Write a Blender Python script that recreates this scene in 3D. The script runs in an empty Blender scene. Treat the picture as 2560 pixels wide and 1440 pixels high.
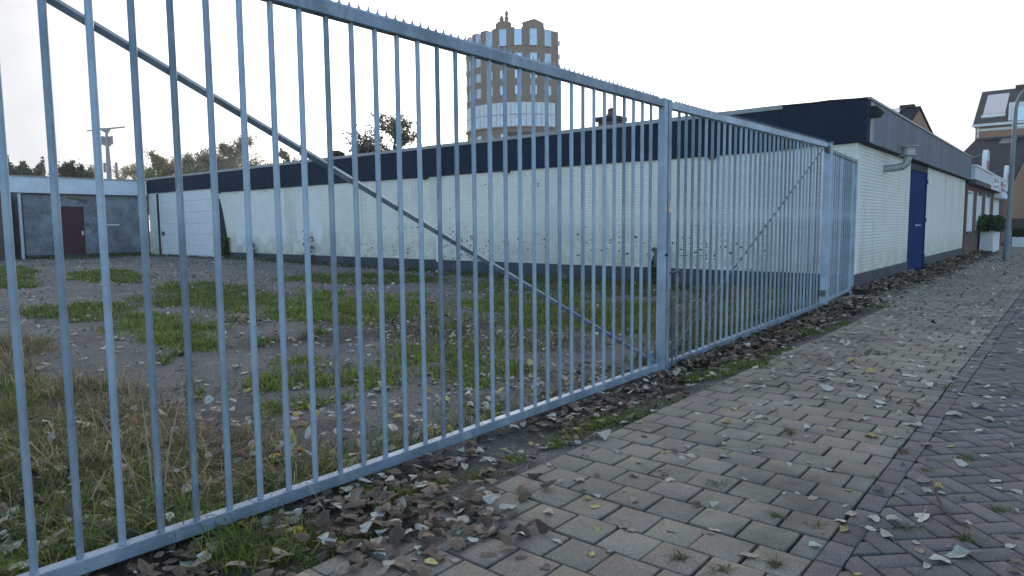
import bpy, math, random
import numpy as np
from mathutils import Vector, Matrix
R_ = math.radians
random.seed(7)
scene = bpy.context.scene
COL = scene.collection

# ------------------------------------------------------------------ camera, sky, sun, exposure
# World: X runs along the street (parallel to the fence), Y into the yard, Z up. Metres.
EYE = (0.0, 0.0, 1.32)
PITCH, ROLL, YAW = R_(-5.28), R_(0.51), R_(39.6)
cy, sy = math.cos(YAW), math.sin(YAW)
fw = Vector((cy * math.cos(PITCH), sy * math.cos(PITCH), math.sin(PITCH)))
rt = Vector((sy, -cy, 0.0))
dn = fw.cross(rt)
r2 = rt * math.cos(ROLL) + dn * math.sin(ROLL)
d2 = -rt * math.sin(ROLL) + dn * math.cos(ROLL)
cam = bpy.data.cameras.new("camera")
cam.sensor_width = 36.0
cam.lens = 24.0
cam.clip_start = 0.05
cam.clip_end = 3000.0
camo = bpy.data.objects.new("camera", cam)
COL.objects.link(camo)
camo.matrix_world = Matrix(((r2.x, -d2.x, -fw.x, EYE[0]), (r2.y, -d2.y, -fw.y, EYE[1]), (r2.z, -d2.z, -fw.z, EYE[2]), (0, 0, 0, 1)))
scene.camera = camo

scene.view_settings.view_transform = 'Standard'
scene.view_settings.look = 'None'
scene.view_settings.gamma = 1.0
scene.view_settings.use_curve_mapping = False
scene.view_settings.exposure = 1.45

SUN_AZ, SUN_EL = R_(38.0), R_(13.0)          # azimuth from +X towards +Y: behind the tower
sdir = Vector((math.cos(SUN_AZ) * math.cos(SUN_EL), math.sin(SUN_AZ) * math.cos(SUN_EL), math.sin(SUN_EL)))

world = bpy.data.worlds.new("World")
scene.world = world
world.use_nodes = True
nt = world.node_tree
nt.nodes.clear()
def wn(t, **k):
    n = nt.nodes.new(t)
    for a, b in k.items():
        setattr(n, a, b)
    return n
wout = wn('ShaderNodeOutputWorld')
wbg = wn('ShaderNodeBackground')
wsky = wn('ShaderNodeTexSky', sky_type='NISHITA', sun_disc=False, sun_elevation=SUN_EL, sun_rotation=R_(90) - SUN_AZ,
          altitude=0.0, air_density=1.0, dust_density=0.8, ozone_density=2.1)
wtc = wn('ShaderNodeTexCoord')
wdot = wn('ShaderNodeVectorMath', operation='DOT_PRODUCT')
wdot.inputs[1].default_value = sdir
nt.links.new(wtc.outputs['Generated'], wdot.inputs[0])
wmap = wn('ShaderNodeMapping')
wmap.inputs['Scale'].default_value = (1.0, 1.0, 3.4)
nt.links.new(wtc.outputs['Generated'], wmap.inputs[0])
wnoi = wn('ShaderNodeTexNoise')
wnoi.inputs['Scale'].default_value = 2.1
wnoi.inputs['Detail'].default_value = 6.0
wnoi.inputs['Roughness'].default_value = 0.55
wnoi.inputs['Distortion'].default_value = 0.6
nt.links.new(wmap.outputs[0], wnoi.inputs['Vector'])
# veil of thin cloud: dense on the sun's side of the sky, thinning overhead and behind
wmr = wn('ShaderNodeMapRange')
wmr.inputs[1].default_value = -0.05; wmr.inputs[2].default_value = 0.72
wmr.inputs[3].default_value = 0.0; wmr.inputs[4].default_value = 1.0
nt.links.new(wdot.outputs['Value'], wmr.inputs[0])
wadd = wn('ShaderNodeMath', operation='MULTIPLY_ADD', use_clamp=True)
wsub = wn('ShaderNodeMath', operation='SUBTRACT')
wsub.inputs[1].default_value = 0.5
nt.links.new(wnoi.outputs[0], wsub.inputs[0])
nt.links.new(wsub.outputs[0], wadd.inputs[0])
wscale = wn('ShaderNodeMath', operation='MULTIPLY')
nt.links.new(wmr.outputs[0], wscale.inputs[0]); wscale.inputs[1].default_value = 0.8
nt.links.new(wscale.outputs[0], wadd.inputs[1])
nt.links.new(wmr.outputs[0], wadd.inputs[2])
wglow = wn('ShaderNodeMapRange', interpolation_type='SMOOTHSTEP')   # the cloud is brighter towards the sun behind it
wglow.inputs[1].default_value = 0.80; wglow.inputs[2].default_value = 1.0
wglow.inputs[3].default_value = 0.0; wglow.inputs[4].default_value = 1.0
nt.links.new(wdot.outputs['Value'], wglow.inputs[0])
wveil = wn('ShaderNodeMix', data_type='RGBA')
wveil.inputs[6].default_value = (2.12, 2.13, 2.20, 1)
wveil.inputs[7].default_value = (8.6, 8.2, 7.7, 1)
nt.links.new(wglow.outputs[0], wveil.inputs[0])
wvar = wn('ShaderNodeMapRange')
wvar.inputs[1].default_value = 0.3; wvar.inputs[2].default_value = 0.7
wvar.inputs[3].default_value = 0.85; wvar.inputs[4].default_value = 1.16
nt.links.new(wnoi.outputs[0], wvar.inputs[0])
wvm = wn('ShaderNodeVectorMath', operation='SCALE')
nt.links.new(wveil.outputs[2], wvm.inputs[0])
nt.links.new(wvar.outputs[0], wvm.inputs['Scale'])
wmix = wn('ShaderNodeMix', data_type='RGBA')
nt.links.new(wadd.outputs[0], wmix.inputs[0])
nt.links.new(wsky.outputs[0], wmix.inputs[6])
nt.links.new(wvm.outputs[0], wmix.inputs[7])
nt.links.new(wmix.outputs[2], wbg.inputs[0])
wbg.inputs[1].default_value = 0.15
nt.links.new(wbg.outputs[0], wout.inputs[0])

sl = bpy.data.lights.new("sun", 'SUN')
sl.energy = 0.7
sl.angle = R_(12.0)
sl.color = (1.0, 0.93, 0.82)
so = bpy.data.objects.new("sun", sl)
COL.objects.link(so)
so.location = (60, 50, 60)
so.rotation_euler = sdir.to_track_quat('Z', 'Y').to_euler()

# ------------------------------------------------------------------ materials
MATS = {}
def mat(name, color, rough=0.7, metal=0.0, var=0.15, vscale=3.0, bump=0.0, bscale=40.0, attr=False, objvar=0.0, spec=0.4,
        stain=None, stretch=(1, 1, 1), trans=0.0):
    """principled surface: colour varied by two noises, optional per-vertex tone, per-object tone, stain colour and bump"""
    if name in MATS:
        return MATS[name]
    m = bpy.data.materials.new(name)
    m.use_nodes = True
    t = m.node_tree
    b = t.nodes['Principled BSDF']
    b.inputs['Roughness'].default_value = rough
    b.inputs['Metallic'].default_value = metal
    b.inputs['Specular IOR Level'].default_value = spec
    tc = t.nodes.new('ShaderNodeTexCoord')
    mp = t.nodes.new('ShaderNodeMapping')
    mp.inputs['Scale'].default_value = stretch
    t.links.new(tc.outputs['Object'], mp.inputs[0])
    if attr:
        a = t.nodes.new('ShaderNodeAttribute'); a.attribute_name = 'Col'
        src = a.outputs['Color']
    else:
        c = t.nodes.new('ShaderNodeRGB'); c.outputs[0].default_value = (*color, 1)
        src = c.outputs[0]
    n1 = t.nodes.new('ShaderNodeTexNoise'); n1.inputs['Scale'].default_value = vscale; n1.inputs['Detail'].default_value = 8; n1.inputs['Roughness'].default_value = 0.65
    t.links.new(mp.outputs[0], n1.inputs['Vector'])
    mr = t.nodes.new('ShaderNodeMapRange')
    mr.inputs[1].default_value = 0.28; mr.inputs[2].default_value = 0.72
    mr.inputs[3].default_value = 1 - var; mr.inputs[4].default_value = 1 + var
    t.links.new(n1.outputs[0], mr.inputs[0])
    fac = mr.outputs[0]
    if objvar:
        oi = t.nodes.new('ShaderNodeObjectInfo')
        m2 = t.nodes.new('ShaderNodeMapRange')
        m2.inputs[3].default_value = 1 - objvar; m2.inputs[4].default_value = 1 + objvar
        t.links.new(oi.outputs['Random'], m2.inputs[0])
        mm = t.nodes.new('ShaderNodeMath'); mm.operation = 'MULTIPLY'
        t.links.new(fac, mm.inputs[0]); t.links.new(m2.outputs[0], mm.inputs[1])
        fac = mm.outputs[0]
    vs = t.nodes.new('ShaderNodeVectorMath'); vs.operation = 'SCALE'
    t.links.new(src, vs.inputs[0]); t.links.new(fac, vs.inputs['Scale'])
    out = vs.outputs[0]
    if stain:
        sc, scol, lo, hi = stain[:4]
        n2 = t.nodes.new('ShaderNodeTexNoise'); n2.inputs['Scale'].default_value = sc; n2.inputs['Detail'].default_value = 9; n2.inputs['Roughness'].default_value = 0.7
        m3 = t.nodes.new('ShaderNodeMapping'); m3.inputs['Location'].default_value = (3.1, 7.7, 1.3)
        m3.inputs['Scale'].default_value = stain[4] if len(stain) > 4 else (1, 1, 1)
        t.links.new(tc.outputs['Object'], m3.inputs[0]); t.links.new(m3.outputs[0], n2.inputs['Vector'])
        r3 = t.nodes.new('ShaderNodeMapRange'); r3.inputs[1].default_value = lo; r3.inputs[2].default_value = hi
        t.links.new(n2.outputs[0], r3.inputs[0])
        mx = t.nodes.new('ShaderNodeMix'); mx.data_type = 'RGBA'
        mx.inputs[7].default_value = (*scol, 1)
        t.links.new(r3.outputs[0], mx.inputs[0]); t.links.new(out, mx.inputs[6])
        out = mx.outputs[2]
    t.links.new(out, b.inputs['Base Color'])
    if bump:
        nb = t.nodes.new('ShaderNodeTexNoise'); nb.inputs['Scale'].default_value = bscale; nb.inputs['Detail'].default_value = 6
        t.links.new(mp.outputs[0], nb.inputs['Vector'])
        bu = t.nodes.new('ShaderNodeBump'); bu.inputs['Strength'].default_value = bump; bu.inputs['Distance'].default_value = 0.02
        t.links.new(nb.outputs[0], bu.inputs['Height']); t.links.new(bu.outputs[0], b.inputs['Normal'])
    if trans:
        tb = t.nodes.new('ShaderNodeBsdfTranslucent')
        t.links.new(out, tb.inputs['Color'])
        ms = t.nodes.new('ShaderNodeMixShader'); ms.inputs[0].default_value = trans
        o = t.nodes['Material Output']
        t.links.new(b.outputs[0], ms.inputs[1]); t.links.new(tb.outputs[0], ms.inputs[2]); t.links.new(ms.outputs[0], o.inputs[0])
    MATS[name] = m
    return m

def brick_mat(name, color, mortar, bw=0.22, bh=0.0625, msize=0.011, var=0.12, bump=0.6, tint=None, dirt=None, rough=0.85):
    """brickwork for upright walls that follow X or Y: u = x + y, v = z"""
    m = bpy.data.materials.new(name); m.use_nodes = True
    t = m.node_tree; b = t.nodes['Principled BSDF']; b.inputs['Roughness'].default_value = rough
    b.inputs['Specular IOR Level'].default_value = 0.25
    ge = t.nodes.new('ShaderNodeNewGeometry')
    sp = t.nodes.new('ShaderNodeSeparateXYZ'); t.links.new(ge.outputs['Position'], sp.inputs[0])
    ad = t.nodes.new('ShaderNodeMath'); ad.operation = 'ADD'
    t.links.new(sp.outputs[0], ad.inputs[0]); t.links.new(sp.outputs[1], ad.inputs[1])
    cb = t.nodes.new('ShaderNodeCombineXYZ'); t.links.new(ad.outputs[0], cb.inputs[0]); t.links.new(sp.outputs[2], cb.inputs[1])
    # courses wander a little
    wob = t.nodes.new('ShaderNodeTexNoise'); wob.inputs['Scale'].default_value = 3.0
    t.links.new(cb.outputs[0], wob.inputs['Vector'])
    wv = t.nodes.new('ShaderNodeVectorMath'); wv.operation = 'SCALE'; wv.inputs['Scale'].default_value = 0.012
    t.links.new(wob.outputs['Color'], wv.inputs[0])
    wa = t.nodes.new('ShaderNodeVectorMath'); wa.operation = 'ADD'
    t.links.new(cb.outputs[0], wa.inputs[0]); t.links.new(wv.outputs[0], wa.inputs[1])
    br = t.nodes.new('ShaderNodeTexBrick')
    br.inputs['Scale'].default_value = 1.0
    br.inputs['Brick Width'].default_value = bw; br.inputs['Row Height'].default_value = bh
    br.inputs['Mortar Size'].default_value = msize; br.inputs['Mortar Smooth'].default_value = 0.35
    br.inputs['Bias'].default_value = 0.0
    br.inputs['Color1'].default_value = (*[c * (1 - var) for c in color], 1)
    br.inputs['Color2'].default_value = (*[c * (1 + var) for c in color], 1)
    br.inputs['Mortar'].default_value = (*mortar, 1)
    t.links.new(wa.outputs[0], br.inputs['Vector'])
    out = br.outputs['Color']
    def blend(out, fac, col):
        mx = t.nodes.new('ShaderNodeMix'); mx.data_type = 'RGBA'; mx.inputs[7].default_value = (*col, 1)
        t.links.new(fac, mx.inputs[0]); t.links.new(out, mx.inputs[6]); return mx.outputs[2]
    def noise(sc, det=8, ro=0.65, stretch=(1, 1, 1)):
        mp = t.nodes.new('ShaderNodeMapping'); mp.inputs['Scale'].default_value = stretch
        t.links.new(cb.outputs[0], mp.inputs[0])
        n = t.nodes.new('ShaderNodeTexNoise'); n.inputs['Scale'].default_value = sc; n.inputs['Detail'].default_value = det; n.inputs['Roughness'].default_value = ro
        t.links.new(mp.outputs[0], n.inputs['Vector']); return n.outputs[0]
    def rng(v, lo, hi, a=0.0, z=1.0):
        r = t.nodes.new('ShaderNodeMapRange'); r.inputs[1].default_value = lo; r.inputs[2].default_value = hi
        r.inputs[3].default_value = a; r.inputs[4].default_value = z
        t.links.new(v, r.inputs[0]); return r.outputs[0]
    def mul(a, c):
        q = t.nodes.new('ShaderNodeMath'); q.operation = 'MULTIPLY'; t.links.new(a, q.inputs[0]); t.links.new(c, q.inputs[1]); return q.outputs[0]
    if tint:
        out = blend(out, rng(noise(0.35, 4), 0.48, 0.62, 0, 0.75), tint)
    if dirt:
        dcol, dz = dirt
        low = rng(sp.outputs[2], dz, 0.15)
        out = blend(out, mul(low, rng(noise(2.2, 10, 0.75), 0.36, 0.64, 0, 0.9)), dcol)          # grime near the ground
        out = blend(out, mul(rng(noise(3.2, 12, 0.8), 0.60, 0.70, 0, 0.95), rng(sp.outputs[2], dz * 0.95, 0.2)), (0.05, 0.048, 0.042))  # paint flaked off
        out = blend(out, rng(noise(1.3, 8, 0.7, (1.0, 0.10, 1)), 0.54, 0.74, 0, 0.5), [c * 0.6 for c in dcol])   # run-down streaks
    t.links.new(out, b.inputs['Base Color'])
    bu = t.nodes.new('ShaderNodeBump'); bu.inputs['Strength'].default_value = bump; bu.inputs['Distance'].default_value = 0.012
    inv = t.nodes.new('ShaderNodeMath'); inv.operation = 'SUBTRACT'; inv.inputs[0].default_value = 1.0
    t.links.new(br.outputs['Fac'], inv.inputs[1])
    ns = t.nodes.new('ShaderNodeMath'); ns.operation = 'MULTIPLY_ADD'; ns.inputs[1].default_value = 0.35
    t.links.new(noise(30, 4), ns.inputs[0]); t.links.new(inv.outputs[0], ns.inputs[2])
    t.links.new(ns.outputs[0], bu.inputs['Height']); t.links.new(bu.outputs[0], b.inputs['Normal'])
    return m

def glass_mat(name, color, rough=0.08):
    m = bpy.data.materials.new(name); m.use_nodes = True
    b = m.node_tree.nodes['Principled BSDF']
    b.inputs['Base Color'].default_value = (*color, 1); b.inputs['Roughness'].default_value = rough
    b.inputs['Metallic'].default_value = 0.75; b.inputs['Specular IOR Level'].default_value = 0.6
    return m

M_STEEL = mat('galvanised_steel', (0.245, 0.312, 0.398), 0.52, 0.35, 0.34, 2.6, 0.12, 90, objvar=0.34, stain=(6.0, (0.40, 0.46, 0.52), 0.52, 0.74, (1, 1, 0.35)))
M_STEEL_D = mat('dull_dark_steel', (0.10, 0.11, 0.13), 0.6, 0.3, 0.2, 8)
M_WALL = brick_mat('white_painted_brick', (0.785, 0.76, 0.70), (0.655, 0.63, 0.57), var=0.05, bump=0.55, tint=(0.60, 0.60, 0.58), dirt=((0.30, 0.29, 0.22), 1.5))
M_WALL_ST = brick_mat('white_painted_street_brick', (0.79, 0.77, 0.71), (0.62, 0.61, 0.57), var=0.03, bump=0.9, dirt=((0.36, 0.36, 0.32), 1.0))
M_RENDER = mat('smooth_white_render', (0.70, 0.70, 0.68), 0.85, 0, 0.08, 2, 0.15, 30)
M_PLINTH = mat('dark_grey_plinth_paint', (0.050, 0.060, 0.074), 0.75, 0, 0.25, 2.5, 0.3, 30, stain=(4.0, (0.16, 0.17, 0.17), 0.60, 0.72))
M_FASC = mat('blue_black_fascia_board', (0.015, 0.026, 0.048), 0.85, 0, 0.28, 0.9, 0.10, 12, spec=0.12, stain=(1.1, (0.032, 0.036, 0.044), 0.62, 0.9, (1, 1, 0.25)))
M_FASC_ST = mat('weathered_grey_fascia_board', (0.078, 0.104, 0.152), 0.6, 0, 0.35, 1.6, 0.1, 10, stretch=(1, 1, 0.10), stain=(1.6, (0.26, 0.28, 0.30), 0.58, 0.80, (1, 1, 0.08)))
M_TRIM = mat('zinc_roof_trim', (0.30, 0.31, 0.31), 0.6, 0.2, 0.2, 4)
M_FELT = mat('black_roofing_felt', (0.020, 0.022, 0.026), 0.85, 0, 0.3, 6, 0.4, 25)
M_BLUE = mat('blue_door_paint', (0.007, 0.027, 0.125), 0.85, 0, 0.12, 3, 0.06, 15, spec=0.10)
M_DKWOOD = mat('dark_purple_lintel_wood', (0.016, 0.016, 0.036), 0.7, 0, 0.2, 6)
M_WHITE = mat('white_paint', (0.68, 0.70, 0.72), 0.55, 0, 0.08, 4)
M_WHITE_D = mat('dirty_white_sheet', (0.50, 0.55, 0.60), 0.5, 0, 0.12, 2.5, stretch=(1, 1, 0.2))
M_PIPE = mat('grey_flue_pipe', (0.34, 0.36, 0.36), 0.5, 0.35, 0.25, 9)
M_BLACK = mat('black_plastic', (0.012, 0.012, 0.014), 0.5, 0, 0.1, 5)
M_RED = mat('maroon_door_paint', (0.060, 0.012, 0.018), 0.55, 0, 0.15, 4)
M_SHED = mat('stained_grey_render', (0.19, 0.21, 0.235), 0.9, 0, 0.45, 1.6, 0.35, 14, stain=(1.2, (0.065, 0.072, 0.076), 0.50, 0.72))
M_BRICK_R = brick_mat('red_brown_brick', (0.125, 0.060, 0.052), (0.14, 0.12, 0.11), var=0.25, bump=0.5)
M_BRICK_H = brick_mat('brown_house_brick', (0.38, 0.21, 0.13), (0.22, 0.15, 0.11), bw=0.22, var=0.12, bump=0.2)
M_BRICK_T = brick_mat('tan_tower_brick', (0.215, 0.150, 0.112), (0.21, 0.16, 0.125), bw=0.4, bh=0.12, var=0.08, bump=0.1)
M_BRICK_D = brick_mat('dark_brown_brick', (0.040, 0.030, 0.030), (0.05, 0.045, 0.042), var=0.2, bump=0.4)
M_TILE = mat('dark_roof_tile', (0.014, 0.018, 0.032), 0.95, 0, 0.25, 3, 0.5, 9, spec=0.08, stretch=(0.3, 0.3, 3))
M_TILE_B = mat('sky_lit_roof_tile', (0.070, 0.064, 0.064), 0.95, 0, 0.25, 3, 0.5, 9, spec=0.08, stretch=(0.3, 0.3, 3))  # lighter copy of the tile: sky light on the upper roof put into its colour
M_GLASS = glass_mat('window_glass', (0.30, 0.37, 0.45))
M_GLASS_S = glass_mat('sky_lit_rooflight_glass', (0.42, 0.47, 0.54), 0.2)
M_LAMP = mat('grey_lamp_post_paint', (0.16, 0.185, 0.205), 0.5, 0.3, 0.15, 4)
M_MAST = mat('mast_grey', (0.20, 0.22, 0.26), 0.6, 0.2, 0.1, 1)
M_BARK = mat('bark', (0.075, 0.062, 0.050), 0.9, 0, 0.3, 6, 0.4, 20)
M_LEAFC = mat('crown_leaves', (0.1, 0.1, 0.1), 0.7, 0, 0.15, 1.5, attr=True, spec=0.2, trans=0.5)
M_GRASS = mat('grass_blades', (0.1, 0.1, 0.1), 0.5, 0, 0.25, 1.6, attr=True, spec=0.35, trans=0.5)
M_LITTER = mat('dead_leaves', (0.1, 0.1, 0.1), 0.7, 0, 0.22, 60, attr=True, spec=0.25, objvar=0.0)
M_STICK = mat('yellow_sticker', (0.62, 0.52, 0.22), 0.5, 0, 0.1, 30)
M_STICKW = mat('pale_sticker', (0.62, 0.50, 0.44), 0.5, 0, 0.1, 30)
M_TWIG = mat('twig_bark', (0.085, 0.06, 0.05), 0.85, 0, 0.3, 30, 0.3, 60)
M_SIGNRED = mat('sign_red', (0.36, 0.08, 0.12), 0.5)
M_SIGNGRN = mat('sign_olive', (0.20, 0.20, 0.05), 0.5)
M_SIGNMINT = mat('sign_mint', (0.46, 0.58, 0.55), 0.5)
M_SIGNBLUE = mat('sign_dark_blue_grey', (0.20, 0.24, 0.34), 0.5)

# ------------------------------------------------------------------ mesh helpers
ORG = {}
class MB:
    def __init__(s):
        s.v, s.f = [], []
    def add(s, vs, fs):
        o = len(s.v); s.v += [tuple(p) for p in vs]; s.f += [tuple(i + o for i in f) for f in fs]; return s
    def box(s, x0, x1, y0, y1, z0, z1):
        return s.add([(x0, y0, z0), (x1, y0, z0), (x1, y1, z0), (x0, y1, z0), (x0, y0, z1), (x1, y0, z1), (x1, y1, z1), (x0, y1, z1)],
                     [(0, 3, 2, 1), (4, 5, 6, 7), (0, 1, 5, 4), (1, 2, 6, 5), (2, 3, 7, 6), (3, 0, 4, 7)])
    def tube(s, pts, r, n=10, cap=True):
        pts = [Vector(p) for p in pts]
        rr = r if isinstance(r, (list, tuple)) else [r] * len(pts)
        o = len(s.v); prev = None
        for i, p in enumerate(pts):
            d = (pts[min(i + 1, len(pts) - 1)] - pts[max(i - 1, 0)]).normalized()
            if prev is None:
                a = Vector((0, 0, 1)) if abs(d.z) < 0.9 else Vector((1, 0, 0))
                u = d.cross(a).normalized()
            else:
                u = (prev - d * prev.dot(d)).normalized()
            prev = u; w = d.cross(u)
            for k in range(n):
                t = 2 * math.pi * k / n
                s.v.append(tuple(p + (u * math.cos(t) + w * math.sin(t)) * rr[i]))
        for i in range(len(pts) - 1):
            for k in range(n):
                a, b = o + i * n + k, o + i * n + (k + 1) % n
                s.f.append((a, b, b + n, a + n))
        if cap:
            s.f.append(tuple(o + k for k in reversed(range(n))))
            e = o + (len(pts) - 1) * n
            s.f.append(tuple(e + k for k in range(n)))
        return s
    def prism(s, poly, d):
        """poly: list of 3-D points (planar), extruded by vector d"""
        n = len(poly); d = Vector(d)
        vs = [Vector(p) for p in poly] + [Vector(p) + d for p in poly]
        fs = [tuple(range(n)), tuple(reversed(range(n, 2 * n)))] + [(i, i + n, (i + 1) % n + n, (i + 1) % n) for i in range(n)]
        return s.add(vs, fs)
    def lathe(s, c, prof, n=16):
        """prof: (radius, z) from bottom to top about the vertical axis through c"""
        o = len(s.v)
        for r, z in prof:
            for k in range(n):
                t = 2 * math.pi * k / n
                s.v.append((c[0] + r * math.cos(t), c[1] + r * math.sin(t), c[2] + z))
        for i in range(len(prof) - 1):
            for k in range(n):
                a, b = o + i * n + k, o + i * n + (k + 1) % n
                s.f.append((a, b, b + n, a + n))
        s.f.append(tuple(o + k for k in reversed(range(n))))
        e = o + (len(prof) - 1) * n
        s.f.append(tuple(e + k for k in range(n)))
        return s
    def build(s, name, m, parent=None, bevel=0.0, smooth=False, loc=None):
        org = Vector(loc) if loc is not None else (ORG[parent] if parent else Vector((0, 0, 0)))
        me = bpy.data.meshes.new(name)
        me.from_pydata([tuple(Vector(p) - org) for p in s.v], [], s.f)
        me.validate(); me.update()
        import bmesh
        bm = bmesh.new(); bm.from_mesh(me); bmesh.ops.recalc_face_normals(bm, faces=bm.faces); bm.to_mesh(me); bm.free()
        o = bpy.data.objects.new(name, me)
        me.materials.append(m)
        if smooth:
            me.polygons.foreach_set('use_smooth', [True] * len(me.polygons))
            me.set_sharp_from_angle(angle=R_(40))
        COL.objects.link(o)
        if parent:
            o.parent = parent
            ORG[o] = ORG[parent]
        else:
            o.location = org; ORG[o] = org
        if bevel:
            b = o.modifiers.new('bevel', 'BEVEL'); b.width = bevel; b.segments = 2; b.limit_method = 'ANGLE'
            b.harden_normals = False
        return o

def tag(o, label=None, cat=None, group=None, kind=None):
    if label: o['label'] = label
    if cat: o['category'] = cat
    if group: o['group'] = group
    if kind: o['kind'] = kind
    return o
def empty(name, loc, label, cat, group=None):
    o = bpy.data.objects.new(name, None); COL.objects.link(o); o.location = loc; o.empty_display_size = 0.2
    ORG[o] = Vector(loc)
    return tag(o, label, cat, group)
def struct(o):
    o['kind'] = 'structure'; return o

def np_mesh(name, V, faces, cols=None, m=None, smooth=False, parent=None, loc=None):
    """bulk mesh from arrays: V (n,3), faces list of (k,c) index arrays, cols (n,3) per vertex"""
    V = np.asarray(V, np.float32)
    org = np.array(loc if loc is not None else (ORG[parent] if parent else (0, 0, 0)), np.float32)
    V = V - org
    me = bpy.data.meshes.new(name)
    me.vertices.add(len(V)); me.vertices.foreach_set('co', V.ravel())
    loops = np.concatenate([f.ravel() for f in faces]).astype(np.int32)
    sizes = np.concatenate([np.full(len(f), f.shape[1], np.int32) for f in faces])
    starts = np.concatenate([[0], np.cumsum(sizes)[:-1]]).astype(np.int32)
    me.loops.add(len(loops)); me.loops.foreach_set('vertex_index', loops)
    me.polygons.add(len(sizes)); me.polygons.foreach_set('loop_start', starts)
    try:
        me.polygons.foreach_set('loop_total', sizes)
    except Exception:
        pass
    if smooth:
        me.polygons.foreach_set('use_smooth', np.ones(len(sizes), bool))
    if cols is not None:
        a = me.color_attributes.new('Col', 'FLOAT_COLOR', 'POINT')
        c4 = np.ones((len(V), 4), np.float32); c4[:, :3] = cols
        a.data.foreach_set('color', c4.ravel())
    me.update(calc_edges=True); me.validate()
    o = bpy.data.objects.new(name, me); COL.objects.link(o)
    if m: me.materials.append(m)
    if parent:
        o.parent = parent; ORG[o] = ORG[parent]
    else:
        o.location = tuple(float(q) for q in org); ORG[o] = Vector(o.location)
    return o
rng = np.random.default_rng(11)

# ------------------------------------------------------------------ ground heights
def sstep(x, a, b):
    t = np.clip((np.asarray(x, float) - a) / (b - a), 0, 1); return t * t * (3 - 2 * t)
def wav(x, y):
    return 0.5 * np.sin(1.3 * x + 0.7 * y) + 0.3 * np.sin(2.9 * x - 1.9 * y + 1.0) + 0.2 * np.sin(5.3 * x + 4.1 * y + 2.0)
def zyard(x, y):
    x = np.asarray(x, float); y = np.asarray(y, float)
    near = -0.065 * (1 - sstep(x, 7.5, 11.5)) - 0.01
    z = near * sstep(y, 2.2, 2.65) * (1 - sstep(y, 5.0, 9.0))
    z = z - 0.012 * (1 - sstep(y, 2.2, 2.65)) + 0.13 * sstep(y, 9.0, 24.0)
    return z + 0.008 * wav(x, y) * sstep(y, 2.5, 3.5)
def zpave(x, y):
    return 0.006 * wav(np.asarray(x) * 0.8, np.asarray(y) * 0.8)
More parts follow.
